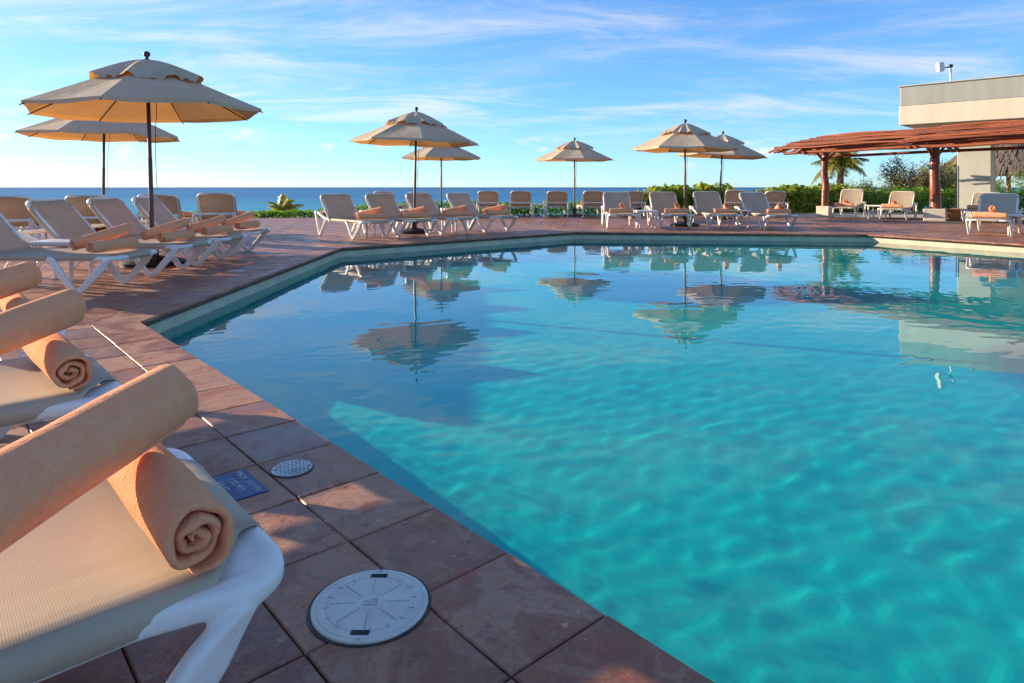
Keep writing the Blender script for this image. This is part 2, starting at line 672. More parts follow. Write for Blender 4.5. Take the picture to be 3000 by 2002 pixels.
M = {}
M['tile'] = mat_tile()
M['mortar'] = mat_noise('dark_joint', (0.035, 0.026, 0.022), (0.085, 0.06, 0.048), 9, 0.9, 0.5, 0.01)
M['coping'] = mat_noise('coping_edge', (0.085, 0.045, 0.035), (0.15, 0.075, 0.052), 7, 0.6, 0.4, 0.01)
M['cream_wall'] = mat_noise('pool_plaster_band', (0.50, 0.45, 0.33), (0.60, 0.54, 0.40), 5, 0.75, 0.25, 0.01)
M['pool_floor'] = mat_noise('pool_plaster', (0.55, 0.86, 0.79), (0.62, 0.90, 0.84), 2.5, 0.8, 0.1, 0.01, lo=0.3, hi=0.7)
M['water'] = mat_water()
M['sea'] = mat_sea()
M['sand'] = mat_noise('sand_soil', (0.30, 0.24, 0.17), (0.42, 0.35, 0.26), 0.8, 0.95, 0.4, 0.05)
M['concrete'] = mat_noise('pale_concrete', (0.42, 0.38, 0.33), (0.52, 0.48, 0.42), 3, 0.85, 0.25, 0.01)
M['plastic'] = mat_plastic()
M['sling'] = mat_sling()
M['towel'] = mat_towel()
M['canvas'] = mat_canvas()
M['pole'] = mat_plain('bronze_pole', (0.085, 0.055, 0.04), 0.38, 0.35)
M['rib'] = mat_plain('dark_rib', (0.07, 0.045, 0.032), 0.45, 0.2)
M['black'] = mat_plain('black_base', (0.016, 0.015, 0.015), 0.45)
M['cord'] = mat_plain('cord', (0.07, 0.06, 0.05), 0.8)
M['stick'] = mat_stick('red_branch', (0.31, 0.068, 0.020), (0.47, 0.125, 0.036), 0.55)
M['post'] = mat_stick('varnished_red_post', (0.24, 0.055, 0.025), (0.36, 0.10, 0.04), 0.26)
M['block'] = mat_noise('cream_concrete_block', (0.55, 0.49, 0.38), (0.66, 0.60, 0.48), 4, 0.85, 0.2, 0.01)
M['bld_cream'] = mat_noise('cream_render', (0.64, 0.565, 0.44), (0.70, 0.625, 0.50), 1.6, 0.85, 0.15, 0.01, stretch=(2.2, 2.2, 0.35))
M['bld_grey'] = mat_noise('grey_render', (0.33, 0.345, 0.31), (0.375, 0.39, 0.35), 1.6, 0.85, 0.15, 0.01, stretch=(2.2, 2.2, 0.35))
M['column'] = mat_noise('pale_grey_column', (0.44, 0.46, 0.42), (0.50, 0.52, 0.47), 1.5, 0.8, 0.15, 0.01)
M['dark'] = mat_plain('dark_void', (0.02, 0.02, 0.02), 0.8)
M['thatch'] = mat_noise('palm_thatch', (0.10, 0.075, 0.058), (0.22, 0.17, 0.135), 6, 0.95, 0.5, 0.03, stretch=(5, 5, 0.35))
M['seagrape'] = mat_leaf('sea_grape_leaf', (0.060, 0.15, 0.015), (0.18, 0.30, 0.026), (0.42, 0.33, 0.06), (0.50, 0.58, 0.05), 0.33)
M['hedgeleaf'] = mat_leaf('hedge_leaf', (0.032, 0.105, 0.012), (0.09, 0.215, 0.018), (0.18, 0.31, 0.035), (0.28, 0.52, 0.03), 0.30)
M['dryleaf'] = mat_leaf('dry_bush_leaf', (0.11, 0.15, 0.035), (0.22, 0.20, 0.07), (0.34, 0.19, 0.07), (0.28, 0.22, 0.08), 0.2)
M['twig'] = mat_noise('grey_twig', (0.09, 0.075, 0.06), (0.16, 0.13, 0.105), 9, 0.9, 0.3, 0.01)
M['palmleaf'] = mat_leaf('palm_leaf', (0.12, 0.17, 0.025), (0.26, 0.26, 0.04), (0.38, 0.27, 0.09), (0.48, 0.46, 0.06), 0.32)
M['trunk'] = mat_noise('palm_trunk', (0.16, 0.12, 0.085), (0.27, 0.21, 0.15), 8, 0.9, 0.6, 0.03, stretch=(1, 1, 4))
M['lid'] = mat_plain('cast_lid_plastic', (0.66, 0.66, 0.60), 0.45, 0, 0.4, 0.07)
M['groove'] = mat_plain('lid_groove', (0.40, 0.43, 0.43), 0.6, 0, 0.3, 0.1)
M['steel'] = mat_plain('tread_steel', (0.42, 0.43, 0.44), 0.33, 0.9, 0.5, 0.15)
M['blue'] = mat_plain('blue_sign', (0.012, 0.055, 0.19), 0.4, 0, 0.4, 0.15)
M['letter'] = mat_plain('sign_letter', (0.50, 0.55, 0.60), 0.6, 0, 0.3, 0.15)
M['marker'] = mat_plain('white_marker', (0.72, 0.73, 0.74), 0.4)
M['crimson'] = mat_plain('crimson_cloth', (0.26, 0.012, 0.03), 0.8)
M['terracotta'] = mat_noise('terracotta_planter', (0.42, 0.16, 0.06), (0.50, 0.21, 0.09), 5, 0.85, 0.2, 0.01)
M['offwhite'] = mat_plain('camera_white', (0.78, 0.78, 0.76), 0.4)

# ================================================================== pool and deck layout
A = g(406, 943)
B = g(999.5, 726)
C = g(1684, 680)
D_ = g(2540, 687)
E = g(3000, 716)
d1 = (Vector((0.354, 1.166, 0)) - A).normalized()
P0 = A + d1 * 13
E2 = D_ + (E - D_).normalized() * 15
pool = [A, B, C, D_, E2, Vector((E2.x + 1, -9, 0)), P0]        # runs clockwise seen from above
WATER = -0.14
FLOOR = -0.95  # raised above the signed depth, for the sunlight through the water
UNDER = 3.3                                 # unseen basin added under the deck slab, so sunlight reaches the floor
outer = [Vector(p + (0,)) for p in ((-17, -9), (-17, 17.2), (-8.2, 18.6), (-3.7, 20.7), (7.9, 20.9), (9.0, 19.6), (17.5, 16.6), (24, 14), (24, -12), (9, -12))]


def off(poly, d):
    """offset a clockwise polygon outwards by d"""
    out = []
    n = len(poly)
    for i in range(n):
        a, b, c = poly[i - 1], poly[i], poly[(i + 1) % n]
        t1, t2 = (b - a).normalized(), (c - b).normalized()
        n1, n2 = Vector((-t1.y, t1.x, 0)), Vector((-t2.y, t2.x, 0))
        m = (n1 + n2).normalized()
        out.append(b + m * (d / max(0.3, m.dot(n1))))
    return out


def ring(name, poly, offs_z, mat, smooth=None):
    """surface lofted round the pool outline through (offset, z) pairs"""
    vs_, fs = [], []
    n = len(poly)
    for d, z in offs_z:
        vs_ += [(p.x, p.y, z) for p in off(poly, d)]
    for i in range(len(offs_z) - 1):
        for k in range(n):
            k2 = (k + 1) % n
            fs.append((i * n + k, i * n + k2, (i + 1) * n + k2, (i + 1) * n + k))
    mb = MB().add(vs_, fs)
    return obj(name, mb.mesh(name, smooth), mat)


# pool shell, its wall set back out of sight for the sunlight
shell = tag(ring('pool_wall', pool, [(UNDER, -0.06), (UNDER, FLOOR + 0.12), (UNDER - 0.05, FLOOR + 0.03), (UNDER - 0.15, FLOOR)], M['pool_floor'], 60), kind='structure')
band = ring('waterline_band', pool, [(0.30, -0.054), (0.022, -0.052), (0.020, WATER - 0.03), (0.06, WATER - 0.03), (0.06, -0.056)], M['cream_wall'])
band.parent = shell
fl = off(pool, UNDER)
tri = tessellate_polygon([[Vector((p.x, p.y, 0)) for p in fl]])
pool_floor = tag(obj('pool_floor', MB().add([(p.x, p.y, FLOOR + 0.001) for p in fl], tri).mesh('pool_floor'), M['pool_floor']), kind='structure')
# water surface: real ripples, its rim run unseen under the deck into the set-back walls
wp = off(pool, UNDER + 0.05)
wxs = np.concatenate([np.arange(-6.4, 9.0, 0.034), np.arange(9.0, 20.0, 0.12)])
wys = np.concatenate([np.arange(-13.0, 0.0, 0.15), np.arange(0.0, 5.0, 0.028), np.arange(5.0, 16.8, 0.040)])
WX, WY = np.meshgrid(wxs, wys)


def ripples(X, Y):
    rg = np.random.default_rng(12)
    Z = np.zeros_like(X)
    for lo, hi, amp, cnt in ((0.9, 1.9, 0.00022, 8), (0.34, 0.75, 0.00009, 14), (0.10, 0.20, 0.000052, 26)):
        for _ in range(cnt):
            wl = rg.uniform(lo, hi)
            th = rg.normal(1.95, 0.75)
            k = 2 * math.pi / wl
            kx, ky = k * math.cos(th), k * math.sin(th)
            # slow drift of amplitude so that calm and ruffled patches alternate
            m = 0.55 + 0.45 * np.sin(0.9 * X * math.cos(th + 1) + 1.1 * Y * math.sin(th + 1) + rg.uniform(0, 6.28))
            Z += amp * m * np.sin(kx * X + ky * Y + rg.uniform(0, 6.28))
    return Z


WZ = WATER + ripples(WX, WY)
inside = np.ones_like(WX, dtype=bool)
for i in range(len(wp)):
    q0, q1 = wp[i], wp[(i + 1) % len(wp)]
    t_ = (q1 - q0).normalized()
    inside &= ((WX - q0.x) * -t_.y + (WY - q0.y) * t_.x) <= 0
cell = inside[:-1, :-1] | inside[1:, :-1] | inside[:-1, 1:] | inside[1:, 1:]
nxw = len(wxs)
jj, ii = np.nonzero(cell)
quads = np.stack([jj * nxw + ii, jj * nxw + ii + 1, (jj + 1) * nxw + ii + 1, (jj + 1) * nxw + ii], 1)
used, inv = np.unique(quads, return_inverse=True)
co = np.stack([WX.ravel(), WY.ravel(), WZ.ravel()], 1)[used]
quads = inv.reshape(-1, 4)
me = bpy.data.meshes.new('pool_water')
me.vertices.add(len(co))
me.vertices.foreach_set('co', co.reshape(-1).astype(np.float32))
me.loops.add(quads.size)
me.loops.foreach_set('vertex_index', quads.reshape(-1).astype(np.int32))
me.polygons.add(len(quads))
me.polygons.foreach_set('loop_start', np.arange(0, quads.size, 4, dtype=np.int32))
me.polygons.foreach_set('loop_total', np.full(len(quads), 4, dtype=np.int32))
me.update()
me.shade_smooth()
water = tag(obj('pool_water', me, M['water']), kind='structure')
water.cycles.is_caustics_caster = True
shell.cycles.is_caustics_receiver = True
pool_floor.cycles.is_caustics_receiver = True
# coping nosing under the edge tiles
cop = tag(ring('coping', pool, [(0.30, -0.021), (0.004, -0.021), (-0.006, -0.030), (-0.006, -0.046), (0.0, -0.052), (0.30, -0.053)], M['coping'], 60), kind='structure')

# deck bed
tri = tessellate_polygon([outer, list(off(pool, 0.02))])
allp = outer + list(off(pool, 0.02))
deck = tag(obj('deck', MB().add([(p.x, p.y, -0.0075) for p in allp], tri).mesh('deck'), M['mortar']), kind='structure')


def clip(poly, p0, nrm):
    out = []
    m = len(poly)
    for i in range(m):
        a, b = poly[i], poly[(i + 1) % m]
        da = (a[0] - p0.x) * nrm.x + (a[1] - p0.y) * nrm.y
        db = (b[0] - p0.x) * nrm.x + (b[1] - p0.y) * nrm.y
        if da >= 0:
            out.append(a)
        if (da >= 0) != (db >= 0):
            t = da / (da - db)
            out.append((a[0] + (b[0] - a[0]) * t, a[1] + (b[1] - a[1]) * t))
    return out


def area(poly):
    return 0.5 * abs(sum(poly[i][0] * poly[(i + 1) % len(poly)][1] - poly[(i + 1) % len(poly)][0] * poly[i][1] for i in range(len(poly))))


tiles = []
outn = []
no = len(outer)
for i in range(no):                      # half planes of the (nearly convex) deck outline
    a, b = outer[i], outer[(i + 1) % no]
    t = (b - a).normalized()
    outn.append((a, Vector((t.y, -t.x, 0))))
far_edges = outn[1:7]
for i in range(-1, 4):                   # P0-A, A-B, B-C, C-D, D-E2
    S, T = pool[i], pool[i + 1]
    t = (T - S).normalized()
    nn = Vector((-t.y, t.x, 0))
    L = (T - S).length
    prev, nxt = pool[i - 1], pool[(i + 2) % len(pool)]
    tp, tn = (S - prev).normalized(), (nxt - T).normalized()
    bis0 = (t + tp).normalized()
    bis1 = -(t + tn).normalized()
    lw = 0.303
    rd = 0.253 if i == -1 else 0.30
    start = L - math.ceil(L / lw) * lw - 0.012 if i == -1 else 0
    ks = int(24 / rd)
    for k in range(ks):
        for c in range(-50, int(L / lw) + 55):
            a0, a1 = start + c * lw, start + (c + 1) * lw
            b0, b1 = k * rd, (k + 1) * rd
            cen = S + t * ((a0 + a1) / 2) + nn * ((b0 + b1) / 2)
            if cen.y < -1.6 or cen.x < -13 or cen.x > 17 or cen.y > 21.5 or cen.x < -1.25 * cen.y - 3.5 or cen.x > 1.05 * cen.y + 3:
                continue
            gp = 0.0022
            rect = [(a0 + gp, b0 + (gp if k else -0.008)), (a1 - gp, b0 + (gp if k else -0.008)), (a1 - gp, b1 - gp), (a0 + gp, b1 - gp)]
            P = [(S.x + t.x * u + nn.x * v, S.y + t.y * u + nn.y * v) for u, v in rect]
            P = [(x + random.uniform(-0.0016, 0.0016), y + random.uniform(-0.0016, 0.0016)) for x, y in P]
            P = clip(P, S + bis0 * 0.002, bis0)
            if len(P) >= 3:
                P = clip(P, T + bis1 * 0.002, bis1)
            for a, nv in far_edges:
                if len(P) >= 3:
                    P = clip(P, a, nv)
            if len(P) >= 3 and area(P) > 0.0015:
                tiles.append((P, k))


def tile_geo(P, mb, rnds):
    cx = sum(p[0] for p in P) / len(P)
    cy = sum(p[1] for p in P) / len(P)
    if sum(P[i][0] * P[(i + 1) % len(P)][1] - P[(i + 1) % len(P)][0] * P[i][1] for i in range(len(P))) < 0:
        P = P[::-1]
    dz = random.uniform(-0.0012, 0.0008)
    tx, ty = random.uniform(-0.005, 0.005), random.uniform(-0.005, 0.005)
    zz = lambda x, y: dz + tx * (x - cx) + ty * (y - cy)
    m = len(P)
    vs_ = []
    for p in P:
        vs_.append((p[0], p[1], -0.021))
    for p in P:
        vs_.append((p[0], p[1], zz(*p) - 0.0035))
    for p in P:
        d = Vector((cx - p[0], cy - p[1], 0))
        q = (p[0], p[1]) if d.length < 0.01 else (p[0] + d.x / d.length * 0.005, p[1] + d.y / d.length * 0.005)
        vs_.append((q[0], q[1], zz(*q)))
    fs = [tuple(2 * m + i for i in range(m))]
    for i in range(m):
        j = (i + 1) % m
        fs.append((i, j, m + j, m + i))
        fs.append((m + i, m + j, 2 * m + j, 2 * m + i))
    mb.add(vs_, fs)
    rr = random.random()
    rnds += [rr] * len(fs)


def tile_px(P):
    cx = sum(p[0] for p in P) / len(P)
    cy = sum(p[1] for p in P) / len(P)
    if cy < 0.75:
        return 0
    x, y = 1500 + 1925 * cx / cy, 549 + 1925 * H / cy
    if not (-60 < x < 3060 and y < 2060):
        return 0
    return area(P) * H / cy ** 3


tiles.sort(key=lambda q: -tile_px(q[0]))


def tile_mesh(mb, rnds, name):
    me = meshdata(name, mb.v, mb.f, None)
    at = me.attributes.new('tile_rand', 'FLOAT', 'FACE')
    at.data.foreach_set('value', np.array(rnds, dtype=np.float32))
    return me


for P, k in tiles[:300]:
    mb, rn = MB(), []
    tile_geo(P, mb, rn)
    obj('tile', tile_mesh(mb, rn, 'tile'), M['tile'], deck)
mb, rn = MB(), []
for P, k in tiles[300:]:
    tile_geo(P, mb, rn)
tag(obj('paving_tiles', tile_mesh(mb, rn, 'paving_tiles'), M['tile'], deck), kind='stuff')

# ground sheet, beach slope and sea
xs = np.concatenate([np.linspace(-260, -40, 23)[:-1], np.linspace(-40, 45, 86)[:-1], np.linspace(45, 260, 22)])
ys = np.concatenate([np.linspace(-120, -16, 14)[:-1], np.linspace(-16, 60, 77)[:-1], np.linspace(60, 150, 12)])
gx, gy = np.meshgrid(xs, ys)
edge = 23.5 + np.clip(gx - 6, 0, 30) * 0.35
gz = -0.10 - 5.6 * np.clip((gy - edge) / 38, 0, 1) ** 1.1
wave = 0.15 * np.sin(gx * 0.31 + 1.3) * np.sin(gy * 0.27)
gz = gz + np.where(gy > edge + 1, wave, 0)
inp = (gx > -16) & (gx < 23) & (gy > -12) & (gy < 17.4)
gz = np.where(inp, -2.2, gz)
nx, ny = len(xs), len(ys)
vv = np.stack([gx.ravel(), gy.ravel(), gz.ravel()], 1)
ff = [(j * nx + i, j * nx + i + 1, (j + 1) * nx + i + 1, (j + 1) * nx + i) for j in range(ny - 1) for i in range(nx - 1)]
tag(obj('ground', meshdata('ground', vv, ff, 180), M['sand']), kind='structure')


def ground_z(x, y):
    e = 23.5 + min(max(x - 6, 0), 30) * 0.35
    return -0.10 - 5.6 * min(max((y - e) / 38, 0), 1) ** 1.1


rad = [0, 60, 120, 200, 330, 600, 1200, 3000, 8000, 20000, 45000]
mb = MB()
vs_, fs = [], []
seg = 96
for r_ in rad:
    vs_ += [(r_ * math.cos(2 * math.pi * k / seg), r_ * math.sin(2 * math.pi * k / seg), -5.0) for k in range(seg)]
for i in range(1, len(rad) - 1):
    for k in range(seg):
        k2 = (k + 1) % seg
        fs.append((i * seg + k, i * seg + k2, (i + 1) * seg + k2, (i + 1) * seg + k))
tag(obj('sea', meshdata('sea', vs_, fs, None), M['sea']), kind='structure')

# pale path between deck and hedge on the right
pth = [(7.95, 20.75), (9.0, 19.62), (17.5, 16.62), (24, 14.02), (27, 20), (22, 25), (15, 26.0), (8.4, 23.6), (6.5, 21.0)]
tri = tessellate_polygon([[Vector(p + (0,)) for p in pth]])
tag(obj('path', MB().add([p + (-0.012,) for p in pth], tri).mesh('path'), M['concrete']), kind='structure')

# ================================================================== sun lounger
HX, HZ = 0.47, 0.325            # backrest hinge
FOOT = 1.68
RY = 0.305                      # leg line
RAIL = 0.268                    # side rail centre line, inside the legs


def leg_profile(w=0.064, t=0.040):
    # outer face carries a raised rib and a shallow channel
    p = rrect(w, t, 0.012, 3)
    out = []
    for u, v in p:
        if v > 0 and u < -0.002:
            v -= 0.010
        out.append((u, v))
    return out


LEGP = leg_profile()


def foot_leg(s):
    mb = MB()
    path = curve([(1.105, 0, 0.285), (1.15, 0, 0.262), (1.235, 0, 0.145), (1.315, 0, 0.04), (1.355, 0, 0.024), (1.395, 0, 0.045), (1.49, 0, 0.15), (1.575, 0, 0.245), (1.612, 0, 0.281)], 5)
    m = len(path)
    sc = []
    for p in path:
        zz = p.z
        sc.append(((0.80 + 0.45 * max(0, (zz - 0.03) / 0.28) * (1 if p.x > 1.36 else 0.6)) * (1 if p.x < 1.555 else max(0.35, 1 - (p.x - 1.555) * 11)), 1.0))
    prof = [(u, v * s) for u, v in LEGP]
    mb.sweep([Vector((p.x, s * (RY + 0.012), p.z)) for p in path], prof, scale=sc)
    # rail stub flaring into the moulded corner
    mb.sweep(curve([(1.38, s * RAIL, 0.292), (1.46, s * (RAIL + 0.004), 0.293), (1.54, s * (RAIL + 0.022), 0.294), (1.61, s * (RY - 0.002), 0.295), (1.635, s * RY, 0.295)], 3), rrect(0.040, 0.044, 0.013, 3))
    cpts = curve([(1.54, s * (RAIL + 0.022), 0), (1.61, s * RY, 0), (1.648, s * (RY - 0.014), 0), (1.666, s * (RY - 0.055), 0), (1.668, s * (RY - 0.12), 0), (1.665, s * (RY - 0.17), 0)], 4)
    mb.sweep([(p.x, p.y, 0.295) for p in cpts], [(v, u) for u, v in rrect(0.040, 0.044, 0.015, 3)], side=(0, 0, 1))
    # short link from the rail to the middle leg arm
    mb.sweep([(1.10, s * RAIL, 0.288), (1.15, s * RAIL, 0.288)], rrect(0.036, 0.036, 0.01, 3))
    mb.sweep([(1.115, s * (RAIL - 0.01), 0.283), (1.115, s * (RY + 0.02), 0.278)], rrect(0.04, 0.034, 0.01, 3), side=(0, 0, 1))
    # gusset plate under the corner
    gus = [(1.48, s * (RAIL - 0.005)), (1.55, s * (RY + 0.004)), (1.625, s * (RY + 0.012)), (1.668, s * (RY - 0.03)), (1.672, s * (RY - 0.15)), (1.62, s * (RY - 0.13)), (1.56, s * (RY - 0.08))]
    n_ = len(gus)
    mb.add([(x, y, 0.284) for x, y in gus] + [(x, y, 0.311) for x, y in gus],
           [tuple(range(n_)), tuple(range(2 * n_ - 1, n_ - 1, -1))] + [(i, (i + 1) % n_, n_ + (i + 1) % n_, n_ + i) for i in range(n_)])
    me = mb.mesh('leg')
    return with_mods(me, [('REMESH', dict(mode='VOXEL', voxel_size=0.0048)), ('SMOOTH', dict(factor=0.5, iterations=16))])


def head_leg(s):
    mb = MB()
    path = curve([(0.005, 0, 0.415), (0.02, 0, 0.36), (0.07, 0, 0.22), (0.135, 0, 0.05), (0.17, 0, 0.024), (0.205, 0, 0.045), (0.29, 0, 0.16), (0.37, 0, 0.265), (0.40, 0, 0.30)], 5)
    sc = [(0.72 + 0.45 * max(0, (p.z - 0.03) / 0.38), 1.0) for p in path]
    mb.sweep([Vector((p.x, s * (RY + 0.012), p.z)) for p in path], [(u, v * s) for u, v in LEGP], scale=sc)
    me = mb.mesh('leg')
    return with_mods(me, [('REMESH', dict(mode='VOXEL', voxel_size=0.0065)), ('SMOOTH', dict(factor=0.5, iterations=4))])


def side_rail(s):
    mb = MB()
    path = curve([(-0.005, 0, 0.425), (0.10, 0, 0.402), (0.22, 0, 0.345), (0.33, 0, 0.308), (0.46, 0, 0.298), (0.9, 0, 0.294), (1.40, 0, 0.296), (1.52, 0, 0.298)], 5)
    mb.sweep([Vector((p.x, s * (RAIL + 0.035 * max(0.0, 1 - p.x / 0.35)), p.z)) for p in path], rrect(0.052, 0.044, 0.014, 3))
    return mb.mesh('side_rail', 50)


def seat_sling():
    # arc coordinate across; wraps round both rails
    half = [(0.0, 0.312), (0.08, 0.3135), (0.15, 0.317), (0.205, 0.322), (0.240, 0.3255), (0.268, 0.3265), (0.287, 0.322), (0.297, 0.310), (0.299, 0.296), (0.295, 0.280), (0.283, 0.271)]
    fine = []
    for i in range(len(half) - 1):
        sub = max(1, int(round((half[i + 1][0] - half[i][0]) / 0.010))) if half[i][0] > 0.07 else 1
        for q in range(sub):
            fine.append(tuple(half[i][w] + (half[i + 1][w] - half[i][w]) * q / sub for w in (0, 1)))
    half = fine + [half[-1]]
    prof = [(-y, z) for y, z in half[:0:-1]] + half
    arc = [0]
    for i in range(1, len(half)):
        arc.append(arc[-1] + math.dist(half[i], half[i - 1]))
    al = [a for a in arc[:0:-1]] + arc
    lenp = [(HX - 0.02, 0.0), (HX + 0.1, 0), (0.75, 0), (1.0, 0), (1.25, 0), (1.45, 0), (1.55, 0), (1.60, 0), (1.645, 0.0), (1.672, -0.005), (1.690, -0.018), (1.694, -0.036), (1.684, -0.052)]
    la = [0]
    for i in range(1, len(lenp)):
        la.append(la[-1] + math.dist(lenp[i], lenp[i - 1]))

    def at(s):
        for i in range(1, len(la)):
            if s <= la[i] or i == len(la) - 1:
                f = (s - la[i - 1]) / (la[i] - la[i - 1])
                return [lenp[i - 1][j] + (lenp[i][j] - lenp[i - 1][j]) * f for j in (0, 1)]
    NL = 40
    vs_, fs = [], []
    nj = len(prof)
    for i in range(NL + 1):
        for (y, z), a in zip(prof, al):
            send = la[-1] - max(0, a - 0.16) * 0.60 - 0.07 * min(1, max(0, a - 0.145) / 0.04)
            s = min(1, i / (NL * 0.8)) * (send - 0.115) + max(0, i / NL - 0.8) / 0.2 * 0.115
            x, dz = at(s)
            sag = -0.006 * math.sin(math.pi * min(1, (x - HX) / 1.2)) * (1 - (y / 0.34) ** 2)
            flat = 0.009 * max(0, (x - 1.45) / 0.2) * (1 - (abs(y) / 0.3)) if x > 1.45 and abs(y) < 0.3 else 0
            vs_.append((x, y, z + dz + sag + flat + 0.004))
    for i in range(NL):
        for j in range(nj - 1):
            fs.append((i * nj + j, i * nj + j + 1, (i + 1) * nj + j + 1, (i + 1) * nj + j))
    me = meshdata('seat', vs_, fs, 180)
    return with_mods(me, [('SOLIDIFY', dict(thickness=0.0025, offset=1.0))])


BL = 0.55                        # backrest length, local: u up along the back (x), y across, z front normal


def back_frame():
    mb = MB()
    w = 0.29
    r_ = 0.075
    pts = [(0, -w, 0), (0.2, -w, 0.008), (BL - r_, -w, 0)]
    for k in range(1, 7):
        a = R(90 * k / 6)
        pts.append((BL - r_ + r_ * math.sin(a), -w + r_ - r_ * math.cos(a), 0))
    pts += [(x, -y, z) for x, y, z in pts[::-1]]
    mb.sweep(pts, rrect(0.030, 0.046, 0.012, 3)[::1], side=(0, 0, 1))
    return mb.mesh('back_frame', 50)


def back_sling():
    half = [(0.0, 0.010), (0.1, 0.012), (0.15, 0.015), (0.18, 0.0165), (0.20, 0.018), (0.22, 0.020), (0.24, 0.0215), (0.26, 0.023), (0.28, 0.024), (0.30, 0.024), (0.311, 0.016), (0.313, 0.0), (0.308, -0.014)]
    prof = [(-y, z) for y, z in half[:0:-1]] + half
    nj = len(prof)
    NL = 22
    vs_, fs = [], []
    for i in range(NL + 1):
        for y, z in prof:
            end = BL + 0.055 - max(0, abs(y) - 0.17) * 0.85 - (0.02 if abs(y) > 0.17 else 0)
            s = -0.02 + (end + 0.02) * i / NL
            x = s
            zz = z
            if x > BL - 0.01:                      # wrap over the top bar
                q = (x - BL + 0.01)
                a = min(q / 0.022, math.pi)
                x = BL - 0.01 + 0.026 * math.sin(min(a, math.pi * 0.95))
                zz = z - 0.024 * (1 - math.cos(min(a, math.pi * 0.95)))
            zz += 0.012 * math.sin(math.pi * max(0, min(1, s / BL))) * -1
            vs_.append((x, y, zz + 0.003))
    for i in range(NL):
        for j in range(nj - 1):
            fs.append((i * nj + j, i * nj + j + 1, (i + 1) * nj + j + 1, (i + 1) * nj + j))
    me = meshdata('back_sling', vs_, fs, 180)
    return with_mods(me, [('SOLIDIFY', dict(thickness=0.0025, offset=-1.0))])


def bar_y(x, z, w, h, t, name):
    mb = MB()
    mb.sweep([(x, -w, z), (x, -w * 0.5, z), (x, w * 0.5, z), (x, w, z)], [(v, u) for u, v in rrect(t, h, 0.012, 3)], side=(0, 0, 1))
    return mb.mesh(name, 50)


PM = {
    'foot_leg+': foot_leg(1), 'foot_leg-': foot_leg(-1), 'head_leg+': head_leg(1), 'head_leg-': head_leg(-1),
    'rail+': side_rail(1), 'rail-': side_rail(-1), 'seat': seat_sling(), 'bframe': back_frame(), 'bsling': back_sling(),
    'headbar': bar_y(0.0, 0.425, RY + 0.03, 0.062, 0.036, 'crossbar'), 'midbar': bar_y(0.47, 0.285, RY, 0.04, 0.03, 'crossbar'),
    'footbar': bar_y(1.662, 0.295, RY - 0.14, 0.040, 0.040, 'crossbar'),
}


def lounger(foot_mid, foot_dir, label, group, ang=47, j=0.0):
    """foot_mid: ground point between the two front feet; foot_dir: direction head to foot"""
    d = Vector((foot_dir[0], foot_dir[1], 0)).normalized()
    Mw = frame_from(d, (0, 0, 0))
    base = Vector(foot_mid) - d * 1.355
    Mw.translation = Vector((base.x, base.y, 0))
    Mw = Mw @ Matrix.Rotation(R(j), 4, 'Z')
    t = empty('sun_lounger', Mw, label, 'lounger', group)
    for s in '+-':
        obj('leg', PM['foot_leg' + s], M['plastic'], t)
        obj('leg', PM['head_leg' + s], M['plastic'], t)
        obj('side_rail', PM['rail' + s], M['plastic'], t)
    obj('crossbar', PM['headbar'], M['plastic'], t)
    obj('crossbar', PM['midbar'], M['plastic'], t)
    obj('crossbar', PM['footbar'], M['plastic'], t)
    obj('seat', PM['seat'], M['sling'], t)
    Mb = Matrix.Translation((HX, 0, HZ)) @ Matrix(((-math.cos(R(ang)), 0, math.sin(R(ang)), 0), (0, -1, 0, 0), (math.sin(R(ang)), 0, math.cos(R(ang)), 0), (0, 0, 0, 1)))
    b = obj('backrest', PM['bsling'], M['sling'], t, Mb)
    obj('back_frame', PM['bframe'], M['plastic'], b)
    return Mw


# ------------------------------------------------------------------ rolled towels
TR = 0.059
TL = 0.49


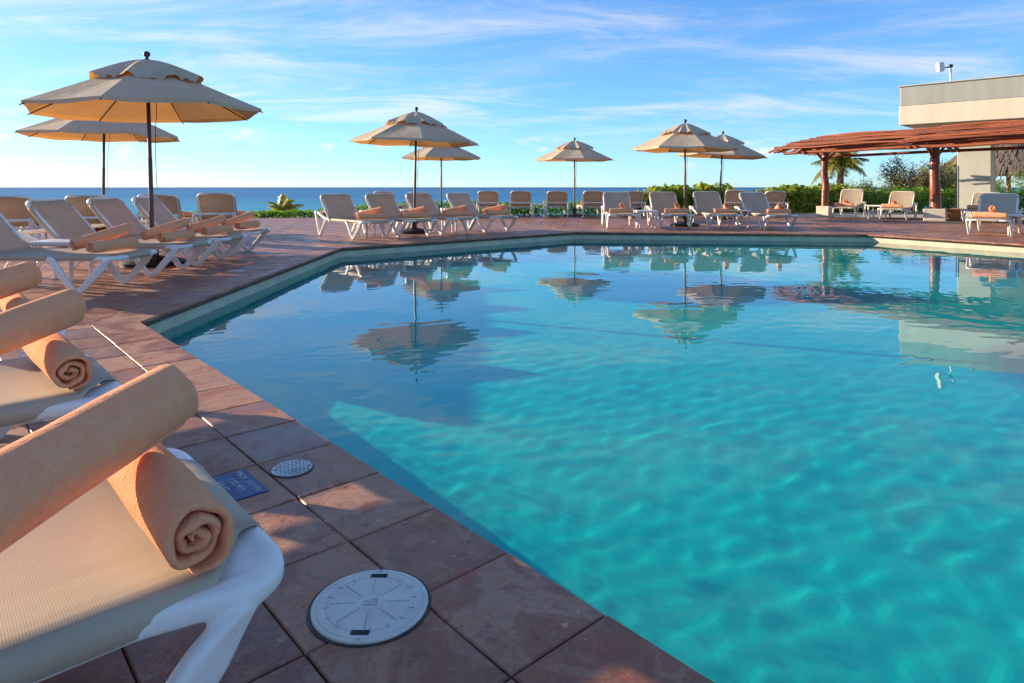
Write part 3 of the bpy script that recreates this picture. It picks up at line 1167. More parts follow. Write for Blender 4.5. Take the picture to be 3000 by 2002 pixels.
def towel_mesh(seed, turns=2.76, n=120, ends=1.0):
    rg = random.Random(seed)
    pitch = (TR - 0.009) / turns
    th = pitch * 0.86
    ph = [rg.uniform(0, 6.28) for _ in range(6)]
    inner, outer_ = [], []
    for i in range(n + 1):
        f = i / n
        a = f * turns * 2 * math.pi + rg.uniform(-0.01, 0.01)
        r_ = 0.009 + pitch * turns * f
        r_ += 0.0022 * math.sin(2.3 * a + ph[0]) * f + 0.0012 * math.sin(5.1 * a + ph[1])
        t_ = th * (0.9 + 0.14 * math.sin(3.7 * a + ph[2]))
        if f > 0.92:
            e_ = (f - 0.92) / 0.08
            t_ *= 1 - 0.62 * e_
            r_ -= pitch * 0.50 * e_ * e_
        ro, ri = r_, max(0.002, r_ - t_)
        sq = lambda rr: (rr * math.cos(a) * 1.02, rr * math.sin(a) * (0.97 if math.sin(a) > 0 else 0.94))
        outer_.append(sq(ro))
        inner.append(sq(ri))
    mid = [((o[0] + q[0]) / 2, (o[1] + q[1]) / 2) for o, q in zip(outer_, inner)]
    K = 9
    xs_ = [-TL / 2, -TL / 2 + 0.0035, -TL / 2 + 0.010] + [(-TL / 2 + 0.010) + (TL - 0.02) * k / K for k in range(1, K)] + [TL / 2 - 0.010, TL / 2 - 0.0035, TL / 2]
    fat = [0.35, 0.78, 1.0] + [1.0] * (K - 1) + [1.0, 0.78, 0.35]
    vs_, fs = [], []
    m = n + 1
    for si, (x, ft) in enumerate(zip(xs_, fat)):
        sw = 1 + 0.028 * math.sin(9 * x + ph[3]) + 0.014 * math.sin(27 * x + ph[4])
        for i in range(m):
            jit = 0.006 * math.sin(i * 0.21 + ph[5]) * (1 if abs(x) > TL / 2 - 0.02 else 0) * ends
            for src, sgn in ((outer_, 1), (inner, 1)):
                y = mid[i][0] + (src[i][0] - mid[i][0]) * ft
                z = mid[i][1] + (src[i][1] - mid[i][1]) * ft
                vs_.append((x + (jit if x > 0 else -jit), y * sw, z * sw))
    row = 2 * m
    S_ = len(xs_)
    for s in range(S_ - 1):
        for i in range(m - 1):
            a, b = s * row + 2 * i, s * row + 2 * (i + 1)
            fs.append((a, b, b + row, a + row))                    # outer skin
            fs.append((a + 1, a + 1 + row, b + 1 + row, b + 1))    # inner skin
        for i in (0, m - 1):
            a = s * row + 2 * i
            fs.append((a, a + 1, a + 1 + row, a + row))
    for s in (0, S_ - 1):
        for i in range(m - 1):
            a, b = s * row + 2 * i, s * row + 2 * (i + 1)
            fs.append((a, a + 1, b + 1, b))
    mb_ = MB().add(vs_, fs)
    return mb_.mesh('rolled_towel', 70)


TOW = [towel_mesh(s) for s in (1, 2, 3)]
SEATZ = 0.326


def towel(p, q, label, group, which=0, roll=0.0, fat=1.0):
    """a roll whose axis runs from p to q (world points); p is the end that shows its spiral"""
    p, q = Vector(p), Vector(q)
    d = (q - p).normalized()
    Mw = frame_from(d, (p + q) / 2) @ Matrix.Diagonal((1, fat, fat, 1)) @ Matrix.Rotation(roll, 4, 'X')
    return tag(obj('rolled_towel', TOW[which % 3], M['towel'], None, Mw), label, 'towel', group)


def towel_pair(Mw, where, group, style='across', k=0):
    """one roll lying across the foot of the seat, the other leaning over it"""
    z = SEATZ + TR
    rg = random.Random(k * 13 + 5)
    jx, jy = rg.uniform(-0.02, 0.02), rg.uniform(-0.03, 0.03)
    if style == 'near':      # foreground row: the leaning roll lies along the seat
        a = (Vector((1.55, -0.275, z)), Vector((1.54, 0.185, z)))
        b = (Vector((1.585, -0.016, z + 2.15 * TR)), Vector((1.20, -0.24, z + 0.045)))
    elif style == 'mid':     # left row: both lie across, the leaning one behind
        a = (Vector((1.43 + jx, -0.27 + jy, z)), Vector((1.50 + jx, 0.17 + jy, z)))
        b = (Vector((1.42 + jx, 0.235 + jy, z + 2 * TR)), Vector((1.22 + jx, -0.18 + jy, z + 0.012)))
    elif style == 'far':     # row at the slanted edge
        a = (Vector((1.40 + jx, -0.25 + jy, z)), Vector((1.55 + jx, 0.18 + jy, z)))
        b = (Vector((1.47 + jx, 0.16 + jy, z + 1.9 * TR)), Vector((1.12 + jx, -0.12 + jy, z + 0.01)))
    elif style == 'front':   # row facing the camera
        a = (Vector((1.48 + jx, -0.235 + jy, z)), Vector((1.48 + jx, 0.225 + jy, z)))
        b = (Vector((1.50 + jx, 0.00 + jy, z + 2 * TR)), Vector((1.10 + jx, 0.12 + jy, z + 0.008)))
    else:
        a = (Vector((1.46 + jx, -0.235 + jy, z)), Vector((1.46 + jx, 0.225 + jy, z)))
        b = (Vector((1.52 + jx, 0.03 + jy, z + 2 * TR)), Vector((1.09 + jx, 0.01 + jy, z + 0.02)))
    towel(Mw @ a[0], Mw @ a[1], 'peach towel roll flat on ' + where, group, k, rg.uniform(-0.12, 0.12))
    towel(Mw @ b[0], Mw @ b[1], 'leaning peach towel roll on ' + where, group, k + 1, rg.uniform(-0.2, 0.2), 1.2 if style == 'near' else 1.05)


# ------------------------------------------------------------------ loungers, row by row
TG = 'rolled towels on the loungers'
row_dir1 = -d1                                # along the near pool edge, going away
foot1 = Vector((d1.y * -1, d1.x, 0))          # towards the pool
if foot1.x < 0:
    foot1 = -foot1
cor = Vector((-0.315, 0.975, 0))               # near foot corner of the closest lounger
for i, (s, lab) in enumerate(((0.0, 'closest to the camera'), (1.075, 'second from the camera'), (2.14, 'third from the camera'))):
    fm = cor + row_dir1 * (s + 0.335) - foot1 * 0.325
    Mw = lounger(fm, foot1, 'white framed sun lounger ' + lab + ', cropped by the left picture edge', 'loungers along the near pool edge', 47, (0, 1.0, -1.0)[i])
    towel_pair(Mw, 'the cropped lounger ' + lab, TG, 'near', i)

ordn = ('first', 'second', 'third', 'fourth')
for i, (y, jx) in enumerate(((5.70, 0.0), (6.72, 0.015), (7.65, 0.02), (8.62, -0.05))):
    lab = ordn[i] + ' from the camera in the row right of the big umbrella pole\'s base'
    lab = ('nearest', 'second', 'third', 'farthest')[i] + ' one in the left row under the big umbrella'
    Mw = lounger((-3.54 + jx, y, 0), (1, 0.0), 'beige sling sun lounger, ' + lab, 'loungers in the left row', 49, (-1.0, 0.5, -0.5, 1.5)[i])
    towel_pair(Mw, 'the ' + ('nearest', 'second', 'third', 'farthest')[i] + ' lounger of the left row', TG, 'mid', 10 + i)

fd3 = Vector((0.670, -0.742, 0))
for i, (a, b) in enumerate((((-2.676, 11.0), (-2.227, 11.45)), ((-1.981, 11.555), (-1.50, 11.93)), ((-1.304, 12.19), (-0.86, 12.50)), ((-0.571, 12.86), (-0.116, 13.16)))):
    mid = Vector(((a[0] + b[0]) / 2, (a[1] + b[1]) / 2, 0))
    lab = ('leftmost', 'second from left', 'third from left', 'rightmost')[i]
    Mw = lounger(mid, fd3, 'sun lounger, ' + lab + ' of the four by the slanted far pool edge', 'loungers at the slanted far pool edge', 50, (1, -1, 0.5, 2)[i])
    towel_pair(Mw, 'the ' + lab + ' lounger by the slanted pool edge', TG, 'far', 20 + i)

for i, (x0, x1, y, dx) in enumerate(((2.0, 2.715, 14.05, -0.05), (3.10, 3.85, 14.0, 0.0), (4.12, 4.86, 13.95, 0.02), (5.16, 5.9, 13.75, 0.06))):
    lab = ('leftmost', 'second from left', 'third from left', 'rightmost')[i]
    Mw = lounger(((x0 + x1) / 2, y, 0), (dx, -1), 'sun lounger facing the camera, ' + lab + ' of four behind the straight far pool edge', 'loungers behind the far pool edge', (52, 52, 54, 51)[i])
    towel_pair(Mw, 'the ' + lab + ' lounger behind the straight far pool edge', TG, 'front', 30 + i)

# last row at the hedge, seen from behind, heads towards the camera
fx = (1125, 1228, 1430, 1526, 1632, 1738, 1856, 2155, 2270)
pl = ('far left', 'second', 'third', 'fourth', 'fifth', 'sixth', 'seventh', 'eighth', 'last')
for i, x in enumerate(fx):
    X = (x - 1500) / 1925 * 19.5
    dx = (0.1, 0.05, 0.0, 0.0, 0.0, -0.02, -0.05, 0.25, 0.1)[i]
    d = Vector((dx, 1, 0)).normalized()
    mid = Vector((X, 19.45, 0)) + d * (1.355 - 0.17)
    Mw = lounger(mid, (dx, 1), 'sun lounger seen from behind, ' + pl[i] + ' from the left in the row along the hedge', 'loungers facing the sea along the hedge', (50, 47, 52, 52, 51, 52, 50, 56, 50)[i])
    if i in (1, 5, 6, 7):
        towel_pair(Mw, 'the ' + pl[i] + ' lounger from the left along the hedge', TG, 'front', 40 + i)

# left back row, seen from behind, facing the sea
rpos = ((-7.05, 9.3), (-6.45, 10.1), (-5.75, 10.75), (-5.15, 11.5))
for i, (x, y) in enumerate(rpos):
    d = Vector((-0.30 + 0.02 * i, 0.95, 0)).normalized()
    mid = Vector((x, y, 0)) + d * 1.0
    lab = ('leftmost', 'second from left', 'third from left', 'rightmost')[i]
    Mw = lounger(mid, d, 'sun lounger seen from behind, ' + lab + ' of four against the sea at left', 'loungers facing the sea at left', (50, 50, 51, 54)[i])
    if i in (2, 3):
        towel_pair(Mw, 'the ' + lab + ' lounger against the sea', TG, 'mid', 50 + i)

fdr = Vector((-0.68, -0.73, 0))
sdat = (((9.55, 18.9), (-0.62, -0.78), 62, 'with the steep backrest beside the left pergola post', 'the steep lounger left of the pergola'),
        ((10.3, 17.75), (-0.66, -0.75), 50, 'between the two pergola posts', 'the lounger between the pergola posts'),
        ((11.75, 16.55), (-0.70, -0.72), 48, 'in shade right of the thick pergola post', 'the shaded lounger right of the pergola post'),
        ((8.60, 11.82), (-0.68, -0.73), 50, 'nearest the pool at the right picture edge', 'the lounger nearest the pool at right'),
        ((9.55, 11.30), (-0.68, -0.73), 50, 'cut off by the right picture edge', 'the lounger cut off at right'))
for i, (p, d, ang, lab, tl) in enumerate(sdat):
    Mw = lounger((p[0], p[1], 0), d, 'sun lounger ' + lab, 'loungers by the pergola', ang)
    towel_pair(Mw, tl, TG, 'right', 60 + i)

# ------------------------------------------------------------------ side tables
mb = MB()
mb.box((0, 0, 0.365), (0.42, 0.42, 0.028))
mb.box((0, 0, 0.345), (0.37, 0.37, 0.016))
TT = with_mods(mb.mesh('tabletop'), [('BEVEL', dict(width=0.008, segments=2))])
mb = MB()
mb.sweep([(0, 0, 0.35), (0, 0, 0.18), (0, 0, 0.0)], rrect(0.045, 0.035, 0.010, 2), scale=[(1.1, 1.1), (0.9, 0.9), (0.7, 0.7)])
TLG = mb.mesh('leg', 50)


def side_table(x, y, rz, label):
    t = empty('side_table', Matrix.Translation((x, y, 0)) @ Matrix.Rotation(R(rz), 4, 'Z'), label, 'table', 'small white side tables')
    obj('tabletop', TT, M['plastic'], t)
    for sx in (-1, 1):
        for sy in (-1, 1):
            obj('leg', TLG, M['plastic'], t, Matrix.Translation((sx * 0.165, sy * 0.165, 0)))


side_table(-4.25, 6.22, 5, 'small white side table between the two nearest loungers of the left row')
side_table(-4.25, 8.12, -4, 'small white side table between the two far loungers of the left row')
side_table(-2.55, 11.85, 40, 'small white side table between the leftmost loungers by the slanted pool edge')
side_table(-1.15, 13.1, 42, 'small white side table between the right loungers by the slanted pool edge')
side_table(0.80, 19.75, 0, 'small white side table between two loungers along the hedge')
side_table(2.92, 14.3, 0, 'small white side table between the two left loungers facing the camera')
side_table(5.02, 14.6, 3, 'small white side table between the two right loungers facing the camera')
side_table(10.25, 18.45, 40, 'small white side table left of the thick pergola post')
side_table(9.35, 12.05, 42, 'small white side table at the right picture edge')
side_table(-6.95, 10.0, 20, 'small white side table before the crimson cooler at left')

# ------------------------------------------------------------------ umbrellas
NP = 8
RO = 1.23


def canopy_mesh(seed):
    rg = random.Random(seed)
    ph = [rg.uniform(0, 6.28) for _ in range(8)]
    vs_, fs = [], []
    NR, NS = 14, 8
    tot = NP * NS
    for i in range(NR + 1):
        f = i / NR
        r_ = 0.10 + (RO - 0.10) * f
        zr = 2.245 - 0.485 * f ** 1.08
        for k in range(tot):
            a = 2 * math.pi * k / tot
            s = (k % NS) / NS
            mid = math.sin(math.pi * s)
            chord = math.cos(math.pi / NP) / math.cos(math.pi / NP * (2 * s - 1))
            rr = r_ * chord * (1 - 0.022 * mid * f)
            z = zr - 0.020 * mid * f * (1.1 - f) * 2 + 0.004 * math.sin(5 * a + ph[0] + 6 * f) * f
            pn = k // NS
            z += 0.007 * math.sin(ph[pn % 8] + 7 * f + 5 * s) * mid * f
            vs_.append((rr * math.cos(a), rr * math.sin(a), z))
    # hem turned down
    for k in range(tot):
        a = 2 * math.pi * k / tot
        s = (k % NS) / NS
        x, y, z = vs_[NR * tot + k]
        mid = math.sin(math.pi * s)
        vs_.append((x * 0.995, y * 0.995, z - 0.030 - 0.016 * mid - 0.006 * math.sin(3 * a + ph[1])))
    for i in range(NR + 1):
        for k in range(tot):
            k2 = (k + 1) % tot
            fs.append((i * tot + k, i * tot + k2, (i + 1) * tot + k2, (i + 1) * tot + k))
    me = meshdata('canopy', vs_, fs, 22)
    return me


def cap_mesh(seed):
    rg = random.Random(seed + 50)
    ph = [rg.uniform(0, 6.28) for _ in range(8)]
    vs_, fs = [], []
    NR, tot = 10, 96
    for i in range(NR + 1):
        f = i / NR
        for k in range(tot):
            a = 2 * math.pi * k / tot
            s = (k % 12) / 12
            mid = math.sin(math.pi * s)
            r_ = 0.02 + 0.585 * f * (1 - 0.085 * mid)
            z = 2.335 - 0.262 * f ** 1.35 + 0.012 * math.sin(math.pi * f)
            ru = f ** 3
            z += 0.022 * ru * math.sin(8 * a + ph[0]) + 0.020 * f ** 2 * math.sin(17 * a + ph[1]) + 0.012 * ru * math.sin(31 * a + ph[3]) - 0.05 * mid * f * (1 - f) + 0.02 * f * math.sin(2 * a + ph[4])
            z += 0.012 * f * math.sin(3 * a + ph[2])
            vs_.append((r_ * math.cos(a), r_ * math.sin(a), z))
    for i in range(NR):
        for k in range(tot):
            k2 = (k + 1) % tot
            fs.append((i * tot + k, i * tot + k2, (i + 1) * tot + k2, (i + 1) * tot + k))
    return meshdata('vent_cap', vs_, fs, 40)


CAN = [canopy_mesh(s) for s in (1, 2, 3)]
CAP = [cap_mesh(s) for s in (1, 2, 3)]
UM = {}
UM['pole'] = MB().lathe([(0.024, 0.03), (0.024, 1.2), (0.021, 1.22), (0.021, 2.34)], 16).mesh('pole', 40)
UM['finial'] = MB().lathe([(0.006, 2.325), (0.024, 2.33), (0.026, 2.345), (0.014, 2.352), (0.016, 2.362), (0.032, 2.376), (0.038, 2.396), (0.032, 2.416), (0.018, 2.428), (0.004, 2.432)], 18).mesh('finial', 60)
UM['hub'] = MB().lathe([(0.022, 1.86), (0.05, 1.87), (0.055, 1.90), (0.03, 1.93), (0.026, 1.95)], 16).mesh('hub', 50)
UM['base'] = MB().lathe([(0.33, 0.0), (0.335, 0.03), (0.30, 0.055), (0.16, 0.085), (0.06, 0.10), (0.05, 0.26), (0.034, 0.27), (0.034, 0.20)], 32).mesh('base', 40)
UM['knob'] = MB().tube([(0.04, 0, 0.20), (0.09, 0, 0.20)], 0.014, 8).mesh('knob', 50)
mb = MB()
mb.tube([(0.05, 0, 2.20), (0.7, 0, 1.995), (RO + 0.012, 0, 1.742)], [0.009, 0.009, 0.007], 6)
UM['rib'] = mb.mesh('rib', 60)
UM['strut'] = MB().tube([(0.05, 0, 1.90), (0.62, 0, 2.012)], 0.007, 6).mesh('strut', 60)
mb = MB()
mb.tube(curve([(0.045, 0.02, 2.05), (0.075, 0.03, 1.8), (0.06, 0.02, 1.5), (0.05, 0.03, 1.15), (0.06, 0.02, 0.85)], 6), 0.004, 5)
UM['cord'] = mb.mesh('cord', 60)


def umbrella(x, y, label, rz=0.0, lean=(0, 0), sc=1.0, k=0):
    t = empty('patio_umbrella', Matrix.Translation((x, y, 0)) @ Matrix.Rotation(R(rz), 4, 'Z') @ Matrix.Scale(sc, 4), label, 'umbrella', 'beige patio umbrellas')
    obj('base', UM['base'], M['black'], t)
    obj('knob', UM['knob'], M['black'], t)
    Ml = Matrix.Rotation(R(-rz), 4, 'Z') @ Euler((R(lean[0]), R(lean[1]), 0)).to_matrix().to_4x4() @ Matrix.Rotation(R(rz), 4, 'Z')
    obj('pole', UM['pole'], M['pole'], t, Ml)
    obj('finial', UM['finial'], M['rib'], t, Ml)
    obj('hub', UM['hub'], M['rib'], t, Ml)
    obj('cord', UM['cord'], M['cord'], t, Ml)
    obj('canopy', CAN[k % 3], M['canvas'], t, Ml)
    obj('vent_cap', CAP[k % 3], M['canvas'], t, Ml)
    for i in range(NP):
        Mr = Ml @ Matrix.Rotation(2 * math.pi * i / NP, 4, 'Z') @ Matrix.Translation((0, 0, -0.022))
        r_ = obj('rib', UM['rib'], M['rib'], t, Mr)
        obj('strut', UM['strut'], M['rib'], r_)


def ux(px, D):
    return (px - 1500) / 1925 * D


umbrella(ux(449, 7.5), 7.5, 'large near umbrella over the left row of loungers', 10, (0.3, -1.6), 1.0, 0)
umbrella(ux(302, 11.2), 11.2, 'umbrella half hidden behind the large left one', 3, (0.0, 0.5), 1.0, 1)
umbrella(ux(1213, 12.7), 12.7, 'umbrella over the four loungers at the slanted pool edge', 14, (0.5, 1.2), 1.0, 1)
umbrella(ux(1292, 19.6), 19.6, 'small looking umbrella partly hidden behind the one left of centre', 30, (0.0, 0.2), 1.0, 2)
umbrella(ux(1686, 19.6), 19.9, 'umbrella standing alone in the middle by the hedge', 8, (0.6, 0.0), 0.98, 0)
umbrella(ux(2006, 15.0), 15.0, 'umbrella over the loungers facing the camera, right of centre', 4, (0.5, 0.2), 1.0, 2)
umbrella(ux(2106, 18.2), 18.2, 'leaning umbrella partly hidden behind the one right of centre', -3, (0.5, 2.6), 1.0, 0)

# ------------------------------------------------------------------ lids, signs and markers in the paving
lc = Vector((-0.298, 1.382, 0))
lid = empty('skimmer_lid', Matrix.Translation((lc.x, lc.y, 0)), 'round white skimmer lid set in the paving at the bottom', 'lid')
obj('gap_ring', MB().lathe([(0.128, 0.0005), (0.128, 0.0022), (0.122, 0.0022), (0.122, 0.0005)], 72).mesh('gap_ring'), M['black'], lid)  # black ring laid on to stand for the shaded gap round the lid
obj('plate', MB().lathe([(0.1205, 0.0008), (0.1205, 0.0055), (0.1185, 0.0068), (0.112, 0.0068), (0.1105, 0.0054), (0.109, 0.0068), (0.093, 0.0068), (0.0905, 0.0056), (0.089, 0.0070), (0.03, 0.0073), (0.0285, 0.0062), (0.027, 0.0073), (0.001, 0.0073)], 96).mesh('plate', 20), M['lid'], lid)
mb = MB()
for k in range(8):
    a = 2 * math.pi * k / 8 + R(4)
    mb.box((0.058, 0, 0.0072), (0.052, 0.0016, 0.0012), Matrix.Rotation(a, 4, 'Z'))
for k in range(16):
    a = 2 * math.pi * k / 16 + R(12)
    mb.box((0.0895, 0, 0.0070), (0.014, 0.0016, 0.0012), Matrix.Rotation(a, 4, 'Z'))
obj('spoke_pattern', mb.mesh('spoke_pattern'), M['groove'], lid)
for s in (-1, 1):
    obj('slot', MB().box((0.0, s * 0.094, 0.0068), (0.036, 0.013, 0.0022)).mesh('slot'), M['dark'], lid)
    obj('screw', MB().lathe([(0.003, 0.006), (0.003, 0.0078), (0.001, 0.008)], 10, (0, s * 0.1135, 0)).mesh('screw'), M['groove'], lid)
mb = MB()
for c, s in (((-0.001, 0.001), (0.0022, 0.020)), ((0.0, -0.009), (0.030, 0.0022)), ((0.014, 0.003), (0.0022, 0.014)), ((0.0085, 0.010), (0.011, 0.0022)), ((0.008, 0.002), (0.009, 0.0022)), ((-0.009, 0.003), (0.010, 0.0022))):
    mb.box((c[0], c[1], 0.0076), (s[0], s[1], 0.0014))
obj('emblem', mb.mesh('emblem'), M['groove'], lid)

dc = Vector((-0.686, 2.05, 0))
dr = empty('drain_cover', Matrix.Translation((dc.x, dc.y, 0)) @ Matrix.Rotation(R(20), 4, 'Z'), 'round steel tread plate cover beside the blue depth sign', 'cover')
obj('gap_ring', MB().lathe([(0.066, 0.0005), (0.066, 0.0022), (0.0615, 0.0022), (0.0615, 0.0005)], 48).mesh('gap_ring'), M['black'], dr)  # black ring standing for the dark gap round the cover
obj('plate', MB().lathe([(0.061, 0.0006), (0.061, 0.0042), (0.0600, 0.0050), (0.001, 0.0050)], 48).mesh('plate', 30), M['steel'], dr)
mb = MB()
for i in range(-5, 6):
    for j in range(-5, 6):
        x, y = i * 0.0115, j * 0.0115
        if math.hypot(x, y) > 0.052:
            continue
        Mr = Matrix.Translation((x, y, 0.0056)) @ Matrix.Rotation(R(45 if (i + j) % 2 else -45), 4, 'Z')
        mb.add([Mr @ Vector(p) for p in ((-0.0075, 0, -0.001), (0, -0.002, -0.001), (0.0075, 0, -0.001), (0, 0.002, -0.001), (-0.004, 0, 0.0012), (0.004, 0, 0.0012))],
               [(0, 1, 4), (1, 5, 4), (1, 2, 5), (2, 3, 5), (3, 4, 5), (3, 0, 4)])
obj('tread', mb.mesh('tread'), M['steel'], dr)
for s in (-1, 1):
    obj('screw', MB().lathe([(0.003, 0.004), (0.003, 0.0058), (0.001, 0.006)], 10, (s * 0.052, 0, 0)).mesh('screw'), M['dark'], dr)


def text_mesh(s, size):
    cu = bpy.data.curves.new('text', 'FONT')
    cu.body = s
    cu.size = size
    cu.extrude = 0.0005
    cu.align_x = 'LEFT'
    cu.space_character = 1.12
    o = bpy.data.objects.new('text', cu)
    COL.objects.link(o)
    dg = bpy.context.evaluated_depsgraph_get()
    me = bpy.data.meshes.new_from_object(o.evaluated_get(dg))
    bpy.data.objects.remove(o)
    return me


scn = sum((Vector(p) for p in ((-0.832, 2.046, 0), (-0.703, 1.901, 0), (-0.791, 1.8254, 0), (-0.919, 1.972, 0))), Vector()) / 4
Ms = frame_from(d1, (scn.x, scn.y, 0))
sg = empty('depth_sign', Ms, 'blue depth sign set flat in the paving beside the nearest lounger', 'sign')
obj('plate', with_mods(MB().box((0, 0, 0.0022), (0.197, 0.117, 0.0034)).mesh('plate'), [('BEVEL', dict(width=0.001, segments=1))]), M['blue'], sg)
for s, x, y, sz in (('PROF. DEPTH', -0.085, 0.024, 0.026), ('1.22 MTS', -0.052, -0.010, 0.026), ('4.0 FT', -0.052, -0.044, 0.026)):
    obj('lettering', text_mesh(s, sz), M['letter'], sg, Matrix.Translation((x, y, 0.0044)))

MK = with_mods(MB().box((0, 0, 0.002), (0.15, 0.10, 0.004)).mesh('depth_marker'), [('BEVEL', dict(width=0.001, segments=1))])
for x, y, lab in ((694, 794, 'white marker plate in the coping beside the left row of loungers'), (934, 723, 'white marker plate in the coping at the pool corner below the leftmost far lounger'), (1352, 696, 'white marker plate in the coping of the slanted pool edge')):
    p = g(x, y)
    tag(obj('depth_marker', MK, M['marker'], None, Matrix.Translation(p)), lab, 'marker', 'white marker plates in the coping')

# crimson cooler, planter
p = Vector((-7.4, 11.6, 0))
ck = empty('cooler_box', Matrix.Translation(p), 'crimson cooler box behind the left loungers against the sea', 'cooler')
obj('body', with_mods(MB().box((0, 0, 0.22), (0.60, 0.36, 0.40)).mesh('body'), [('BEVEL', dict(width=0.02, segments=2))]), M['crimson'], ck)
obj('cover', with_mods(MB().box((0, 0, 0.45), (0.63, 0.39, 0.06)).mesh('cover'), [('BEVEL', dict(width=0.018, segments=2))]), M['crimson'], ck)
obj('handle', MB().tube([(-0.2, -0.19, 0.36), (-0.2, -0.23, 0.33), (0.2, -0.23, 0.33), (0.2, -0.19, 0.36)], 0.012, 6).mesh('handle', 60), M['plastic'], ck)
for i, (x, y) in enumerate(((12.3, 18.4), (13.2, 18.0))):
    t = MB().lathe([(0.20, 0.0), (0.30, 0.24), (0.32, 0.25), (0.32, 0.29), (0.28, 0.29), (0.26, 0.22)], 28)
    tag(obj('planter_bowl', t.mesh('planter_bowl', 40), M['terracotta'], None, Matrix.Translation((x, y, -0.012))), ('left' if i == 0 else 'right') + ' one of two low terracotta bowls behind the shaded lounger', 'planter', 'terracotta bowls')

# ================================================================== pergola
pd = Vector((0.59, -0.81, 0)).normalized()            # along the row of posts, towards the camera
pn = Vector((-pd.y * -1, pd.x * -1, 0))
pn = Vector((-0.81, -0.59, 0)).normalized()           # towards the pool
post1, post2 = Vector((9.39, 19.7, 0)), Vector((11.14, 17.3, 0))
per = empty('pergola', Matrix.Identity(4), 'rustic pergola roofed with red branches on log posts at right', 'pergola')
posts = [post1, post2, post2 + pd * 3.0]
rg = random.Random(3)
for i, p in enumerate(posts):
    bw_ = 0.38 if i == 0 else 0.50
    blk = with_mods(MB().box((0, 0, 0.155), (bw_, bw_, 0.325)).mesh('base_block'), [('BEVEL', dict(width=0.02, segments=2))])
    obj('base_block', blk, M['block'], per, Matrix.Translation(p) @ Matrix.Rotation(R(-36 if i else -50), 4, 'Z'))
    pts = [(p.x + rg.uniform(-0.02, 0.02), p.y + rg.uniform(-0.02, 0.02), z) for z in (0.30, 0.6, 0.95, 1.3, 1.65, 2.0)]
    rr = [0.105, 0.102, 0.10, 0.098, 0.104, 0.11] if i == 0 else [0.13, 0.125, 0.118, 0.115, 0.112, 0.11]
    pst = obj('post', MB().tube(curve(pts, 4), [rr[min(5, k // 4)] + rg.uniform(-0.003, 0.003) for k in range(21)], 18).mesh('post', 60), M['post'], per)
    # forked arms and cross beam over each post
    for s in (-1, 1):
        obj('brace', MB().tube([p + Vector((0, 0, 1.62)), p + pn * s * 0.55 + Vector((0, 0, 1.95))], [0.045, 0.035], 8).mesh('brace', 60), M['stick'], pst)
    for dd in (-0.06, 0.10):
        obj('cross_beam', MB().tube([p + pd * dd + pn * 1.42 + Vector((0, 0, 1.855)), p + pd * dd + Vector((0, 0, 2.30)), p + pd * dd - pn * 1.3 + Vector((0, 0, 1.87))], [0.045, 0.055, 0.045], 8).mesh('cross_beam', 60), M['stick'], per)


def roofz(u):
    return 2.36 - 0.375 * abs(u) / 1.42


tmin, tmax = -0.75, 9.5
# long beams under the slopes
for u, zz in ((0.0, 2.05), (0.75, 2.10), (1.30, 1.935), (-0.75, 2.08), (-1.25, 1.92)):
    pts = [post1 + pd * t_ + pn * (u + rg.uniform(-0.03, 0.03)) + Vector((0, 0, zz - 0.05 + rg.uniform(-0.025, 0.02))) for t_ in np.linspace(-0.55, tmax, 12)]
    obj('beam', MB().tube(pts, 0.042, 8).mesh('beam', 60), M['stick'], per)
# branches laid lengthwise, each a part
rows = 25
for side in (1, -1):
    for k in range(rows):
        u = 1.46 * (k + 0.5) / rows
        hip = tmin + (1.46 - u) * 0.48                       # ends step back towards the ridge
        t_ = hip + rg.uniform(-0.12, 0.08)
        while t_ < tmax:
            ln = rg.uniform(2.6, 4.2)
            e = min(t_ + ln, tmax + 0.4)
            seg_ = 7
            pts = []
            ph_ = rg.uniform(0, 6)
            lift = rg.uniform(0, 0.06)
            for q in range(seg_ + 1):
                tt = t_ + (e - t_) * q / seg_
                uu = u + 0.022 * math.sin(tt * 2.3 + ph_)
                zz = roofz(uu) + 0.028 + lift + 0.022 * math.sin(tt * 1.7 + ph_ * 2) + (0.035 if tt > 3.0 else 0.0)
                pts.append(post1 + pd * tt + pn * uu * side + Vector((0, 0, zz)))
            r0 = rg.uniform(0.021, 0.035)
            obj('branch', MB().tube(pts, [r0 * (1 - 0.35 * q / seg_) for q in range(seg_ + 1)], 7).mesh('branch', 70), M['stick'], per)
            t_ = e - rg.uniform(0.05, 0.25)
# short branches on the hipped end
for k in range(16):
    u = -1.40 + 2.8 * k / 15
    tt0 = tmin + (1.46 - abs(u)) * 0.48
    a = post1 + pd * (tt0 + 0.1) + pn * u + Vector((0, 0, roofz(u) + 0.0))
    b = post1 + pd * (tmin - 0.18 + rg.uniform(-0.1, 0.05)) + pn * (u * 1.03) + Vector((0, 0, 1.93 + rg.uniform(-0.03, 0.02)))
    obj('branch', MB().tube([a, (a + b) / 2 + Vector((0, 0, rg.uniform(-0.02, 0.03))), b], rg.uniform(0.022, 0.034), 6).mesh('branch', 70), M['stick'], per)

# ================================================================== pavilion with flat roof
fd = Vector((0.707, -0.707, 0))
fn = Vector((0.707, 0.707, 0))                         # inwards
cr = Vector((11.19, 19.0, 0))
pav = empty('pavilion', Matrix.Identity(4), 'flat roofed cream and grey pavilion behind the pergola', 'building')


